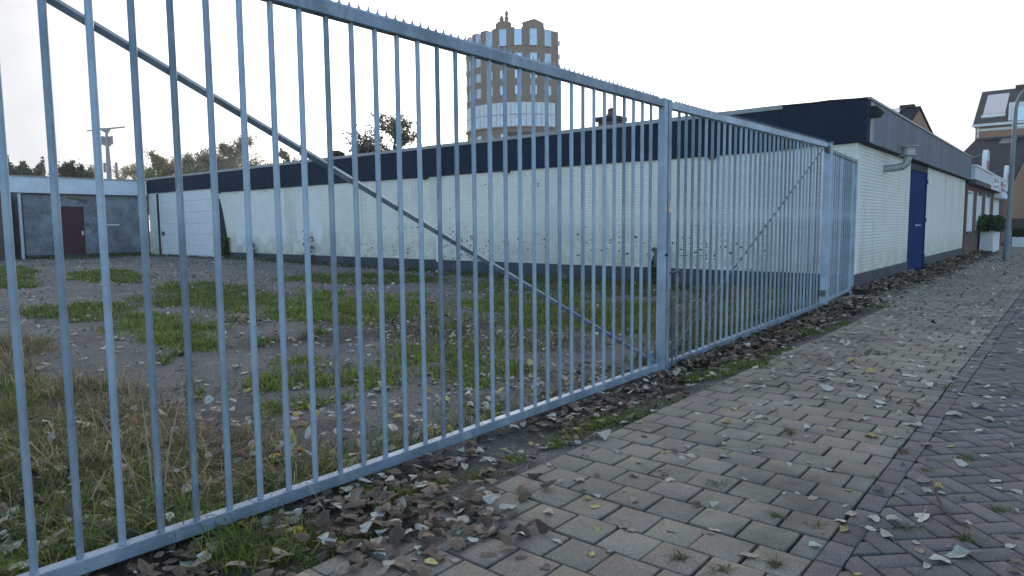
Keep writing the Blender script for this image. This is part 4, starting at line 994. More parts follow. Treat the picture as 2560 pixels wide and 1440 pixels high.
def twin(c, z0, z1, hwid, name='window'):
    f = MB(); t = 0.55
    f.prism(*arcslab(c - hwid, c - hwid + t, TR + 0.002, TR + 0.10, z0, z1)); f.prism(*arcslab(c + hwid - t, c + hwid, TR + 0.002, TR + 0.10, z0, z1))
    f.prism(*arcslab(c - hwid + t, c + hwid - t, TR + 0.002, TR + 0.10, z0, z0 + 0.12)); f.prism(*arcslab(c - hwid + t, c + hwid - t, TR + 0.002, TR + 0.10, z1 - 0.12, z1))
    f = f.build(name, M_WHITE, tw)
    MB().prism(*arcslab(c - hwid + t, c + hwid - t, TR + 0.004, TR + 0.05, z0 + 0.12, z1 - 0.12)).build('pane', M_GLASS, f)
    return f
for c in cols:
    f = twin(c, TZ(112), zt + 0.1, hw)
    MB().prism(*arcslab(c - hw + 0.55, c + hw - 0.55, TR + 0.0505, TR + 0.08, TZ(93), TZ(91.5))).build('transom', M_WHITE, f)
    MB().prism(*arcslab(c - hw + 0.55, c + hw - 0.55, TR - 0.10, TR - 0.002, TZ(112), zt + 0.1)).build('pane_back', M_PLINTH, f)
    for ya, yb in ((155, 131), (195, 174), (236, 213)):
        twin(c, TZ(ya), TZ(yb), hw * 0.92)
    if c < 12: twin(c, TZ(356), TZ(336), 2.9)
bandm = MB()
t = -80.0
while t < 29:
    for z0, z1 in ((TZ(317), TZ(287.5)), (TZ(286), TZ(256))):
        bandm.prism(*arcslab(t + 0.22, t + 4.9 - 0.22, TR + 0.001, TR + 0.22, z0, z1, 5))
    t += 4.9
bandm.build('loggia_panel', mat('white_loggia_panel', (0.60, 0.64, 0.68), 0.4), tw)
bl = MB()
for c in cols:
    for ya, yb in ((284, 265), (314, 296)):
        bl.prism(*arcslab(c - 2.2, c + 2.2, TR + 0.2205, TR + 0.26, TZ(ya), TZ(yb)))
bl.build('loggia_glass', M_GLASS, tw)
MB().prism(*arcslab(-82, 32, TR + 0.002, TR + 0.45, TZ(321), TZ(317.3))).build('band_ledge', M_BRICK_T, tw)
MB().prism(*arcslab(-14, 8, TR + 0.003, TR + 0.9, TZ(346), TZ(333))).build('balcony', M_BRICK_D, tw)
bx = tp(37.5, TR, 0)
bal = MB()
for k in range(10):
    z = 14 + k * 2.65
    bal.box(bx[0] - 0.2, bx[0] + 0.12, bx[1] - 0.38, bx[1] - 0.02, z, z + 1.0)
bal.build('side_balcony', M_WHITE_D, tw)

# ------------------------------------------------------------------ telecom mast
def cpos(px, y, d):
    """ground position of something far away that is seen at picture column px, row y, depth d along the view axis"""
    v = fw * d + r2 * ((px - 1280) / 1706.7 * d) + d2 * ((y - 720) / 1706.7 * d)
    return float(v.x), float(v.y)
mx, my = cpos(270, 390, 150)
ms = empty('telecom_mast', (mx, my, 0), 'slim grey telecom mast with long crossbar and panel antennas', 'mast')
MB().tube([(mx, my, 0), (mx, my, 16), (mx, my, 22.6)], [0.68, 0.48, 0.27], 12).build('column', M_MAST, ms, smooth=True)
rv = Vector((RH[0], RH[1], 0))
c = Vector((mx, my, 23.0))
MB().tube([c - rv * 4.3 + Vector((0, 0, -0.35)), c - rv * 0.5, c + rv * 4.1 + Vector((0, 0, 0.42))], [0.13, 0.20, 0.16], 6).build('crossbar', M_MAST, ms)
MB().tube([c - rv * 1.6 + Vector((0, 0, 0.15)), c - rv * 0.6 + Vector((0, 0, -0.15)), c + rv * 0.1 + Vector((0, 0, -0.5)), c + rv * 0.75 + Vector((0, 0, 0.1))], [0.15, 0.42, 0.55, 0.25], 8).build('head', M_MAST, ms)
for s_, zz, hh in ((-1.0, 19.6, 1.9), (-0.45, 19.4, 2.0), (0.55, 19.3, 2.1), (1.05, 19.7, 1.8), (-0.9, 13.6, 2.1), (1.7, 13.8, 2.0)):
    q = Vector((mx, my, zz)) + rv * s_
    m_ = MB().box(q.x - 0.2, q.x + 0.2, q.y - 0.2, q.y + 0.2, q.z, q.z + hh)
    m_.tube([q + Vector((0, 0, hh * 0.5)), Vector((mx, my, zz + hh * 0.5))], 0.06, 5)
    m_.build('antenna', M_MAST, ms)

# ------------------------------------------------------------------ trees beyond the buildings
def tree(name, px, d, H, spread, label, cat, leafn, leafsize, cols, seed, trunk_frac=0.25, up=0.6, twigs=5, flat=1.0, group='trees beyond the yard'):
    r = np.random.default_rng(seed)
    x0, y0 = cpos(px, 400, d)
    e = empty(name, (x0, y0, 0), label, cat, group)
    mb = MB(); tips = []
    base = np.array([x0, y0, -0.1])
    th = H * 0.022 + 0.06
    nlev = 9
    tr = [base + np.array([r.normal(0, 0.02 * H) * (k / nlev), r.normal(0, 0.02 * H) * (k / nlev), H * 0.86 * k / nlev]) for k in range(nlev + 1)]
    mb.tube(tr, [th * (1 - 0.85 * k / nlev) for k in range(nlev + 1)], 7)
    for k in range(15):
        f = trunk_frac + (0.97 - trunk_frac) * (k + r.uniform(0, 1)) / 15
        i = min(int(f * nlev), nlev - 1); p = tr[i] + (tr[i + 1] - tr[i]) * (f * nlev - i)
        az = r.uniform(0, 2 * math.pi)
        sh = math.sin(math.pi * min(1.0, (f - trunk_frac) / (1 - trunk_frac) * 0.75 + 0.22)) ** 0.8
        L = spread * sh * r.uniform(0.65, 1.1)
        dv = np.array([math.cos(az), math.sin(az), up * r.uniform(0.5, 1.4)]); dv /= np.linalg.norm(dv)
        pts = [p]
        for q in range(4):
            dv = dv + r.normal(0, 0.16, 3) + np.array([0, 0, 0.05]); dv /= np.linalg.norm(dv)
            pts.append(pts[-1] + dv * L / 4)
        mb.tube(pts, [th * 0.36 * (1 - 0.2 * q) for q in range(5)], 5, False)
        for q in range(1, 5):
            for t in range(twigs):
                s = r.normal(0, 1, 3); s[2] = abs(s[2]) * 0.6 + 0.15 * up; s /= np.linalg.norm(s)
                tv = (dv * 0.7 + s); tv /= np.linalg.norm(tv)
                l2 = L * r.uniform(0.22, 0.46)
                a = pts[q]; m1 = a + tv * l2 * 0.5 + r.normal(0, 0.04 * L, 3); b = a + tv * l2 + r.normal(0, 0.06 * L, 3)
                mb.tube([a, m1, b], [th * 0.13, th * 0.09, th * 0.04], 3, False)
                tips += [a + (m1 - a) * 0.6, m1, m1 + (b - m1) * 0.5, b]
    mb.build('trunk', M_BARKF, e)
    tips = np.array(tips)
    if leafn:
        clump = np.clip(r.normal(1, 0.75, len(tips)), 0.03, None); clump /= clump.sum()
        idx = r.choice(len(tips), leafn, p=clump)
        P = tips[idx] + r.normal(0, 1, (leafn, 3)) * spread * 0.055 * np.array([1, 1, flat])
        leafcloud('crown', P, leafsize, cols, e)
    return e
M_BARKF = mat('grey_bark', (0.32, 0.28, 0.22), 0.9, 0, 0.3, 3)
GREY = [(0.27, 0.26, 0.18), (0.22, 0.22, 0.16), (0.32, 0.28, 0.18)]
OLIV = [(0.32, 0.28, 0.09), (0.25, 0.24, 0.10), (0.42, 0.32, 0.07), (0.22, 0.21, 0.12)]
DARK = [(0.045, 0.060, 0.036), (0.060, 0.075, 0.045), (0.035, 0.045, 0.03)]
tree('autumn_tree', 395, 82, 11.0, 3.6, 'olive and yellow autumn tree above the join of shed and fascia', 'tree', 13000, 0.13, OLIV, 1)
tree('autumn_tree', 350, 88, 10.6, 2.8, 'smaller olive autumn tree beside the yellow one, nearer the mast', 'tree', 4500, 0.12, OLIV, 31)
tree('autumn_tree', 478, 90, 12.0, 4.6, 'grey green thinning tree between the yellow tree and the broad domed tree', 'tree', 14000, 0.12, GREY + OLIV[:2], 2)
tree('autumn_tree', 570, 84, 12.6, 5.4, 'broad domed grey green tree above the dark fascia', 'tree', 19000, 0.12, GREY + OLIV[:1], 3, trunk_frac=0.3)
tree('bare_tree', 312, 95, 10.4, 3.8, 'bare pale twiggy tree beside the telecom mast', 'tree', 1800, 0.12, GREY, 4, twigs=8)
tree('bare_tree', 722, 62, 9.4, 2.8, 'nearly bare tree alone above the fascia under the gate brace', 'tree', 1300, 0.12, [(0.14, 0.09, 0.04), (0.10, 0.08, 0.05)], 5, twigs=8)
tree('pine_tree', 992, 50, 10.3, 3.5, 'dark open crowned pine above the fascia near the tower', 'tree', 6500, 0.085, DARK, 6, trunk_frac=0.42, up=0.75, flat=0.5, twigs=7)
tree('pine_tree', 1070, 52, 8.3, 1.9, 'small dark pine sprig beside the larger open pine', 'tree', 1500, 0.10, DARK, 61, trunk_frac=0.4, up=0.9, flat=0.6)
tree('pine_tree', 908, 50, 8.1, 2.3, 'low dense dark pine bush beside the open crowned pine', 'tree', 7000, 0.10, DARK, 7, trunk_frac=0.25, up=0.7)
tree('evergreen_shrub', 168, 60, 8.0, 2.3, 'dark evergreen shrub with a spiky top above the shed roof', 'tree', 8000, 0.12, DARK + [(0.10, 0.10, 0.06)], 8, trunk_frac=0.2)
tree('evergreen_shrub', 222, 66, 7.8, 2.4, 'low brown green shrub between dark evergreen and mast', 'tree', 6000, 0.14, OLIV, 9, trunk_frac=0.2)
n = 34000
px = rng.uniform(-200, 150, n); dd = rng.uniform(68, 84, n)
P = np.zeros((n, 3))
P[:, :2] = FH * (dd * 0.98)[:, None] + RH * ((px - 1280) / 1706.7 * dd)[:, None]
hmax = 8.0 + 0.4 * np.sin(px * 0.045) + 0.5 * np.sin(px * 0.13 + 1) - 0.006 * np.clip(px - 60, 0, 200)
P[:, 2] = hmax * rng.uniform(0, 1, n) ** 0.45 + rng.normal(0, 0.12, n)
o = leafcloud('distant_wood', P, 0.24, [(0.075, 0.095, 0.060), (0.095, 0.115, 0.070), (0.11, 0.11, 0.075)])
tag(o, 'far dark green wood above the shed roof', 'wood', None, 'stuff')

# the hazy backlit air: one even volume round everything, sky outside
hz = MB().box(-72, 332, -112, 332, -1.7, 62).build('haze', mat('haze_air', (1, 1, 1)))
hm = hz.data.materials[0].node_tree
hm.links.clear()
pv = hm.nodes.new('ShaderNodeVolumePrincipled')
pv.inputs['Color'].default_value = (0.93, 0.95, 1.0, 1)
pv.inputs['Density'].default_value = 0.0007
pv.inputs['Anisotropy'].default_value = 0.35
for n_ in hm.nodes:
    if n_.type == 'OUTPUT_MATERIAL': hm.links.new(pv.outputs[0], n_.inputs['Volume'])
tag(hz, 'thin bright haze in the backlit air', 'haze', None, 'stuff')
# ------------------------------------------------------------------ grass and weeds
GB = [(0.165, 0.245, 0.030), (0.125, 0.20, 0.030), (0.225, 0.28, 0.045), (0.27, 0.26, 0.07)]
GD = [(0.068, 0.125, 0.028), (0.090, 0.150, 0.035), (0.115, 0.135, 0.048), (0.16, 0.15, 0.062)]
GY_ = [(0.40, 0.32, 0.17), (0.30, 0.235, 0.12), (0.17, 0.135, 0.08), (0.38, 0.335, 0.23), (0.11, 0.09, 0.055), (0.13, 0.14, 0.05)]
def blade_arrays(P, h, wd, lean, cols, bend=0.55):
    """five-vertex bent blades standing on P"""
    n = len(P)
    az = rng.uniform(0, 2 * math.pi, n); ln = np.abs(rng.normal(lean, lean * 0.5, n))
    d = np.stack([np.cos(az), np.sin(az), np.zeros(n)], 1)
    fa = az + math.pi / 2 + rng.normal(0, 0.7, n)
    s = np.stack([np.cos(fa), np.sin(fa), np.zeros(n)], 1) * (wd * rng.uniform(0.7, 1.3, n))[:, None] * 0.5
    up = np.array([0, 0, 1.0])
    hm = h[:, None]
    m = P + d * (ln * h * 0.35)[:, None] + up * hm * 0.55
    t = P + d * (ln * h * (0.35 + bend))[:, None] + up * hm * np.clip(1.05 - 0.45 * ln, 0.15, 1)[:, None]
    V = np.stack([P - s, P + s, m - s * 0.8, m + s * 0.8, t], 1).reshape(-1, 3)
    k = np.arange(n)[:, None] * 5
    cols = np.asarray(cols, float)
    c = cols[rng.integers(0, len(cols), n)] * rng.uniform(0.65, 1.35, (n, 1))
    return V, k + np.array([0, 1, 3, 2]), k + np.array([2, 3, 4]), np.repeat(c, 5, 0)
class Blades:
    def __init__(s): s.V, s.Q, s.T, s.C, s.n = [], [], [], [], 0
    def add(s, P, h, wd, lean, cols, bend=0.55):
        if len(P) == 0: return
        V, Q, T, C = blade_arrays(P, h, wd, lean, cols, bend)
        s.V.append(V); s.Q.append(Q + s.n); s.T.append(T + s.n); s.C.append(C); s.n += len(V)
    def build(s, name, parent=None, loc=None):
        return np_mesh(name, np.concatenate(s.V), [np.concatenate(s.Q), np.concatenate(s.T)], np.concatenate(s.C), M_GRASS, parent=parent, loc=loc)
def blobpts(p, dens, nmax, spread=1.0, clump=0.35):
    """points inside a measured ellipse, gathered into clumps with ragged edges"""
    x, y, ax, ay, bx, by = p
    area = math.pi * abs(ax * by - ay * bx)
    n = int(min(nmax, max(120, area * dens)))
    nc = max(4, int(area * 10))
    def disc(k):
        r = np.sqrt(rng.uniform(0, 1, k)) * (1 + 0.18 * rng.normal(0, 1, k)); t = rng.uniform(0, 2 * math.pi, k)
        return np.c_[r * np.cos(t), r * np.sin(t)] * spread
    A = np.array([[ax, ay], [bx, by]])
    cen = disc(nc) @ A
    own = disc(n) @ A
    ci = rng.integers(0, nc, n)
    cl = cen[ci] + rng.normal(0, 0.13 * min(1, math.sqrt(area)), (n, 2))
    pick = rng.uniform(0, 1, n) < (1 - clump)
    P = np.where(pick[:, None], cl, own) + np.array([x, y])
    return P
def on(P, z):
    return np.c_[P, z(P[:, 0], P[:, 1])]
def U_(n, x0, x1, y0, y1): return np.c_[rng.uniform(x0, x1, n), rng.uniform(y0, y1, n)]
G = Blades()
for i, p in enumerate(PATCH['green']):
    far = math.hypot(p[0], p[1])
    big = far > 7
    P = blobpts(p, 2300 if not big else 1500, 7500, 1.15, 0.22)
    P = P[(P[:, 0] < XW - 0.03) & (P[:, 1] > 3.02)]
    h = (rng.gamma(4, 0.011, len(P)) * (1.3 if big else 1.0) + 0.012) * (0.7 + 0.5 * np.clip(wav(P[:, 0] * 5, P[:, 1] * 5) + 0.5, 0, 1))
    bright = i in (0, 1, 2, 4, 5, 6, 7, 10, 11, 12, 13, 16, 26, 27)
    G.add(on(P, zyard), h, 0.0055 * (1 + 0.10 * far), 0.8, (GB + GB + GD if bright else GD + GD + GB))
    # low rosettes and moss under the blades
    P2 = P[::3] + rng.normal(0, 0.05, (len(P[::3]), 2))
    P2 = P2[(P2[:, 0] < XW - 0.03) & (P2[:, 1] > 3.02)]
    G.add(on(P2, zyard), np.full(len(P2), 0.018), 0.022 * (1 + 0.05 * far), 1.6, GB if bright else GD, 1.0)
for p in PATCH['bank']:
    P = blobpts(p, 900, 3500); P = P[P[:, 1] > 3.02]
    G.add(on(P, zyard), rng.gamma(3, 0.016, len(P)), 0.009, 1.0, GD + GY_)
# thin moss and seedlings all over, joining the patches into loose bands
n = 30000
P = U_(n, 0.6, 13.4, 3.3, 27)
band = wav(P[:, 0] * 0.35 + 1.0, P[:, 1] * 0.85) + 0.5 * wav(P[:, 0] * 1.3, P[:, 1] * 1.6 + 2)
P = P[rng.uniform(0, 1, n) < np.clip(band * 0.9 - 0.12, 0, 0.8)]
G.add(on(P, zyard), rng.gamma(2.5, 0.010, len(P)) + 0.008, 0.006 * (1 + 0.07 * np.hypot(P[:, 0], P[:, 1])), 1.2, GB + GD + GD)
# rank growth along the foot of the long wall, the shed and the fence
for (x0, x1, y0, y1, n, hh) in ((12.4, 13.55, 3.6, 13.0, 9000, 0.022), (12.9, 13.55, 13.0, 26.0, 5000, 0.024), (13.1, 13.55, 26.0, 31.5, 1200, 0.018), (8.8, 13.4, 31.9, 32.55, 4200, 0.03), (9.0, 13.0, 29.5, 32.0, 2500, 0.018), (5.9, 11.2, 3.0, 3.5, 5200, 0.018)):
    P = np.c_[rng.uniform(x0, x1, n), rng.uniform(y0, y1, n)]
    keep = rng.uniform(0, 1, n) < 0.5 + 0.5 * wav(P[:, 0] * 1.7, P[:, 1] * 1.7)
    P = P[keep]
    G.add(on(P, zyard), rng.gamma(3, hh, len(P)) + 0.01, 0.016, 0.8, GD + GD + GY_[2:3])
for p in PATCH['fore']:
    P = blobpts(p, 3000, 5600, 1.0, 0.12); P = P[P[:, 1] > 3.0]
    G.add(on(P, zyard), rng.gamma(2.4, 0.030, len(P)) + 0.012, 0.0062, 1.0, GB + GD + GY_[:2], 0.8)
    P2 = P[::6] + rng.normal(0, 0.03, (len(P[::6]), 2)); P2 = P2[P2[:, 1] > 3.0]
    G.add(on(P2, zyard), np.full(len(P2), 0.03), 0.024, 1.4, GB + GD, 1.0)
P = np.c_[rng.uniform(0.2, 5.5, 6500), 3.02 + np.abs(rng.normal(0, 0.22, 6500))]
P = P[rng.uniform(0, 1, len(P)) < 0.9 * np.exp(-np.clip(P[:, 0] - 1.9, 0, 9) * 0.95) + 0.05]
G.add(on(P, zyard), rng.gamma(3, 0.034, len(P)) + 0.02, 0.005, 1.0, GB[:2] + GD, 0.8)
o = G.build('yard_grass'); tag(o, 'patchy green grass and weeds over the yard asphalt', 'grass', None, 'stuff')

D = Blades()
for p in PATCH['dry']:
    far = math.hypot(p[0], p[1])
    P = blobpts(p, 850, 1600); P = P[P[:, 1] > 3.02]
    D.add(on(P, zyard), rng.gamma(3.5, 0.042, len(P)) + 0.03, 0.0040 * (1 + 0.1 * far), 1.1, GY_, 1.0)
    P = blobpts(p, 1100, 2000, 1.25); P = P[P[:, 1] > 3.02]
    D.add(on(P, zyard), rng.gamma(3.0, 0.018, len(P)) + 0.02, 0.004, 2.2, GY_, 1.6)          # flattened straw
P = np.c_[rng.uniform(0.5, 4.5, 4200), rng.uniform(3.1, 7.2, 4200)]
P = P[rng.uniform(0, 1, len(P)) < np.exp(-((P[:, 0] - 1.9) ** 2) / 0.9 - ((P[:, 1] - 4.8) ** 2) / 4.5)]
D.add(on(P, zyard), rng.gamma(2.5, 0.022, len(P)) + 0.012, 0.0035, 2.0, GY_, 1.5)
o = D.build('dry_grass'); tag(o, 'tangled straw coloured dry grass behind the fence', 'dry grass', None, 'stuff')

S = Blades()
for i, p in enumerate(PATCH['strip']):
    far = math.hypot(p[0], p[1])
    P = blobpts(p, 7500 if i in (8, 9, 10) else 7000, 3200, 1.15); P = P[(P[:, 1] < 2.93)]
    S.add(on(P, zyard), rng.gamma(3.5, 0.012 if i not in (8, 9) else 0.018, len(P)) + 0.008, 0.004 * (1 + 0.08 * far), 0.8, GB + GD)
n = 16000
P = np.c_[rng.uniform(0.7, 12.5, n), 2.24 + np.abs(rng.normal(0, 0.14, n))]
P = P[rng.uniform(0, 1, n) < np.clip(wav(P[:, 0] * 1.9 + 2, P[:, 1] * 0.5) * 1.4, 0, 1)]
S.add(on(P, zyard), rng.gamma(2, 0.007, len(P)) + 0.005, 0.010, 1.2, GB[:2] + GD)
o = S.build('verge_grass'); tag(o, 'low green grass and moss on the strip along the fence foot', 'grass', None, 'stuff')

TUFTL = ['grass tuft in a paver joint near the yard strip', 'bushy grass tuft in the tan pavers, farther from the viewer than the flat tufts', 'small sprig of grass growing between tan pavers']
TL = [
 'flat dark grass tuft in the mid tan pavers with a pale leaf cluster beside it', 'wide grass tuft lying across a tan paver joint in the open middle of the paving',
 'tiny grass sprig beside a yellow leaf on the tan pavers', 'bright round grass tuft on the tan pavers just before the purple row, far along',
 'grass tuft at the edge of the far tan pavers among pale leaves', 'grass tuft growing out of the seam beside the purple row, far along',
 'low dark green grass tuft among the purple herringbone bricks', 'grass tuft on the seam where tan pavers meet the purple row',
 'small grass tuft in the herringbone just past the purple row', 'long dark grass tuft along the cut tan pavers next to the purple row',
 'grass tuft at a tan paver corner near the bottom edge of the view', 'spiky grass tuft at the bottom edge of the tan pavers',
 'thin dark grass tuft by a pale curled leaf near the bottom of the tan pavers', 'brownish trampled grass tuft with leaves on the purple bricks',
 'grass tuft in the purple bricks beyond the largest pale leaf', 'dark flat grass tuft on the tan pavers far along near the fence strip',
 'brown and green grass tuft at the purple bricks near the picture edge', 'small olive grass tuft at a tan paver joint just above the bottom seam']
for i, p in enumerate(PATCH['tuft']):
    b = Blades(); k = 90 if i not in (2,) else 30
    r = rng.normal(0, 0.5, (k, 2))
    A = np.array([[p[2], p[3]], [p[4], p[5]]]) * 0.62
    P = r @ A + np.array(p[:2]) + rng.normal(0, 0.008, (k, 2))
    b.add(np.c_[P, zpave(P[:, 0], P[:, 1]) - 0.006], rng.gamma(2.2, 0.006, k) + 0.005, 0.0045, 1.7, GD + GD + GB[:1] + [(0.16, 0.14, 0.08), (0.10, 0.09, 0.05)], 0.9)
    o = b.build('grass_tuft', loc=(p[0], p[1], 0)); tag(o, TL[i], 'grass tuft', 'grass tufts in the paver joints')

def weed(name, x, y, h, label, n_br, seed, cols, dry=0.5, leaf=0.05):
    r = np.random.default_rng(seed); z0 = float(zyard(x, y))
    e = empty(name, (x, y, z0), label, 'weed', 'tall weeds in the yard')
    mb = MB(); pts = []
    for s in range(n_br):
        az = r.uniform(0, 6.28); L = h * r.uniform(0.55, 1.0); ln = r.uniform(0.03, 0.35)
        p = [(x + math.cos(az) * ln * L * t * t, y + math.sin(az) * ln * L * t * t, z0 + L * t) for t in np.linspace(0, 1, 6)]
        mb.tube(p, [0.010, 0.009, 0.008, 0.006, 0.005, 0.003], 4, False)
        for q in p[1:]:
            for k in range(3):
                a2 = r.uniform(0, 6.28); l2 = h * 0.16 * r.uniform(0.4, 1)
                b = (q[0] + math.cos(a2) * l2, q[1] + math.sin(a2) * l2, q[2] + l2 * r.uniform(0.1, 0.7))
                mb.tube([q, b], [0.005, 0.002], 3, False)
                for f in (0.5, 0.8, 1.0):
                    pts += [[q[j] + (b[j] - q[j]) * f + r.normal(0, 0.015) for j in range(3)] for _ in range(2)]
    mb.build('stem', M_BARK, e)
    leafcloud('leaves', np.array(pts), leaf, cols, e)
    return e
WD = [(0.10, 0.11, 0.06), (0.14, 0.11, 0.07), (0.08, 0.09, 0.045)]
WG = [(0.08, 0.12, 0.04), (0.11, 0.14, 0.05)]
weed('tall_weed', 13.35, 19.9, 1.05, 'tallest thin weed against the white wall, below the plain plaster', 3, 1, WD, leaf=0.035)
weed('tall_weed', 13.38, 23.6, 0.55, 'short leafy weed at the wall foot beyond the tallest weed', 4, 2, WG, leaf=0.05)
weed('tall_weed', 13.40, 25.6, 0.75, 'dark bushy weed at the foot of the black damp streak', 7, 3, WG, leaf=0.07)
weed('tall_weed', 13.35, 7.0, 0.75, 'leafy weed against the dark plinth seen through the narrower gate', 6, 5, WG, leaf=0.06)

# ------------------------------------------------------------------ fallen leaves
HUE = {'p': (0.43, 0.405, 0.35), 't': (0.36, 0.30, 0.23), 'y': (0.42, 0.36, 0.13), 'Y': (0.50, 0.38, 0.04), 'g': (0.42, 0.46, 0.38), 'b': (0.13, 0.10, 0.085), 'r': (0.20, 0.08, 0.035), 'o': (0.34, 0.19, 0.04)}
def leaf_template(seed, nl=8, nw=6, stem=True):
    r = np.random.default_rng(seed)
    t = np.linspace(0, 1, nl + 1); s = np.linspace(-1, 1, nw + 1)
    T, S_ = np.meshgrid(t, s, indexing='ij')
    wid = (r.uniform(0.27, 0.43)) * np.sin(np.pi * np.clip(T, 0, 1) ** r.uniform(0.58, 0.74)) ** 0.75 * (1 - 0.42 * T ** 2) + 0.004
    wid = wid * (1 + 0.05 * np.sin(T * 37 + S_ * 2))
    x = (T - 0.5) * 1.0; y = S_ * wid
    cup = r.uniform(-1.6, -0.1) if r.uniform() < 0.75 else r.uniform(0.3, 1.4)
    curl = r.uniform(-0.9, 0.2) if cup < 0 else r.uniform(0.1, 0.9)
    z = cup * y ** 2 * 1.6 + curl * (x ** 2) * 0.9 + 0.05 * np.sin(7 * T + 3 * S_ + seed) * np.abs(S_) + 0.03 * np.sin(15 * T - seed) * S_ ** 2
    z = z + 0.22 * r.normal() * x * y
    z -= z.min()
    V = np.stack([x, y, z + 0.01], -1).reshape(-1, 3)
    i, j = np.meshgrid(np.arange(nl), np.arange(nw), indexing='ij'); a = (i * (nw + 1) + j).ravel()
    F = np.stack([a, a + nw + 1, a + nw + 2, a + 1], -1)
    tonev = 1 - 0.20 * (np.abs(S_).ravel() < 0.02) + 0.10 * np.sin(11 * T + 9 * S_ + seed).ravel()
    if stem:
        b0 = V[nw // 2]; k = len(V)
        st = []
        bend = r.uniform(-0.25, 0.25)
        for q in np.linspace(0, 1, 4):
            c = b0 + np.array([-0.55 * q, bend * q * q, (0.01 - b0[2]) * q + 0.03 * math.sin(q * 3)])
            st += [c + np.array([0, -0.016, 0]), c + np.array([0, 0.016, 0.004])]
        V = np.vstack([V, st]); tonev = np.concatenate([tonev, np.full(8, 0.75)])
        F = np.vstack([F] + [np.array([[k + 2 * q, k + 2 * q + 2, k + 2 * q + 3, k + 2 * q + 1]]) for q in range(3)])
    return V, F, tonev
TPL = [leaf_template(s) for s in range(9)]
LEAFME = {}
def leaf_mesh(k, hue):
    key = (k, hue)
    if key not in LEAFME:
        V, F, tv = TPL[k]
        c = np.array(HUE[hue])[None] * np.asarray(tv)[:, None]
        if hue in 'yY':     # yellow leaves brown off towards one edge
            c = c * (1 - 0.45 * np.clip(V[:, 1:2] * 3, 0, 1)); 
        o = np_mesh('fallen_leaf', V, [F], c, M_LEAFOBJ, True); LEAFME[key] = o.data; bpy.data.objects.remove(o)
    return LEAFME[key]
M_LEAFOBJ = mat('single_leaf', (0.1, 0.1, 0.1), 0.65, 0, 0.20, 5, attr=True, spec=0.3, objvar=0.22, trans=0.12)
LW = {'p': 'pale grey dry leaf', 't': 'tan dry leaf', 'y': 'pale yellow leaf', 'Y': 'bright yellow leaf', 'g': 'greenish grey leaf', 'b': 'dark brown withered leaf', 'r': 'rust brown leaf', 'o': 'orange leaf'}
SPECIAL = {}
leaves = []
for s in LEAFPOS.replace('\n', '').split(';'):
    a, b, c, h = s.split(','); leaves.append([float(a), float(b), float(c) / 1000, h])
measured = len(leaves)
# the nearer ones of the thick litter along the fence foot are single leaves too
while len(leaves) < 298:
    x = rng.uniform(1.3, 4.6); y = 2.90 - abs(rng.normal(0, 0.32))
    if y < 2.0: continue
    leaves.append([x, y, rng.uniform(0.05, 0.095), rng.choice(list('ppttbbbgy'))])
def where(x, y):
    if y > 2.98: return 'in the yard behind the fence'
    if y > 2.26: return 'in the litter under the fence'
    if y > 0.735: return 'on the tan pavers'
    if y > 0.63: return 'on the purple row beside tan pavers'
    return 'on the purple herringbone bricks'
def size_word(L): return 'large' if L > 0.105 else ('small' if L < 0.062 else 'medium')
for x, y, L, h in leaves:
    z = float(zpave(x, y)) + 0.002 if y < 2.26 else float(zyard(x, y)) + (0.012 if y < 2.95 else 0.006)
    o = bpy.data.objects.new('fallen_leaf', leaf_mesh(int(rng.integers(0, 9)), h)); COL.objects.link(o)
    up = h == 'Y'
    o.location = (x, y, z + (0.03 if up else 0.0)); o.scale = (L * 0.92, L * rng.uniform(0.7, 1.1), L * rng.uniform(0.35, 1.1))
    o.rotation_euler = (rng.normal(0, 0.08) + (0.9 if up else 0), rng.normal(0, 0.08) + (0.6 if up else 0), rng.uniform(0, 6.28))
    dist = 'near the viewer' if math.hypot(x, y) < 3.6 else ('midway along' if math.hypot(x, y) < 5.4 else 'far along')
    tag(o, '%s %s %s, %s' % (size_word(L), LW[h], where(x, y), dist), 'leaf', 'fallen leaves')

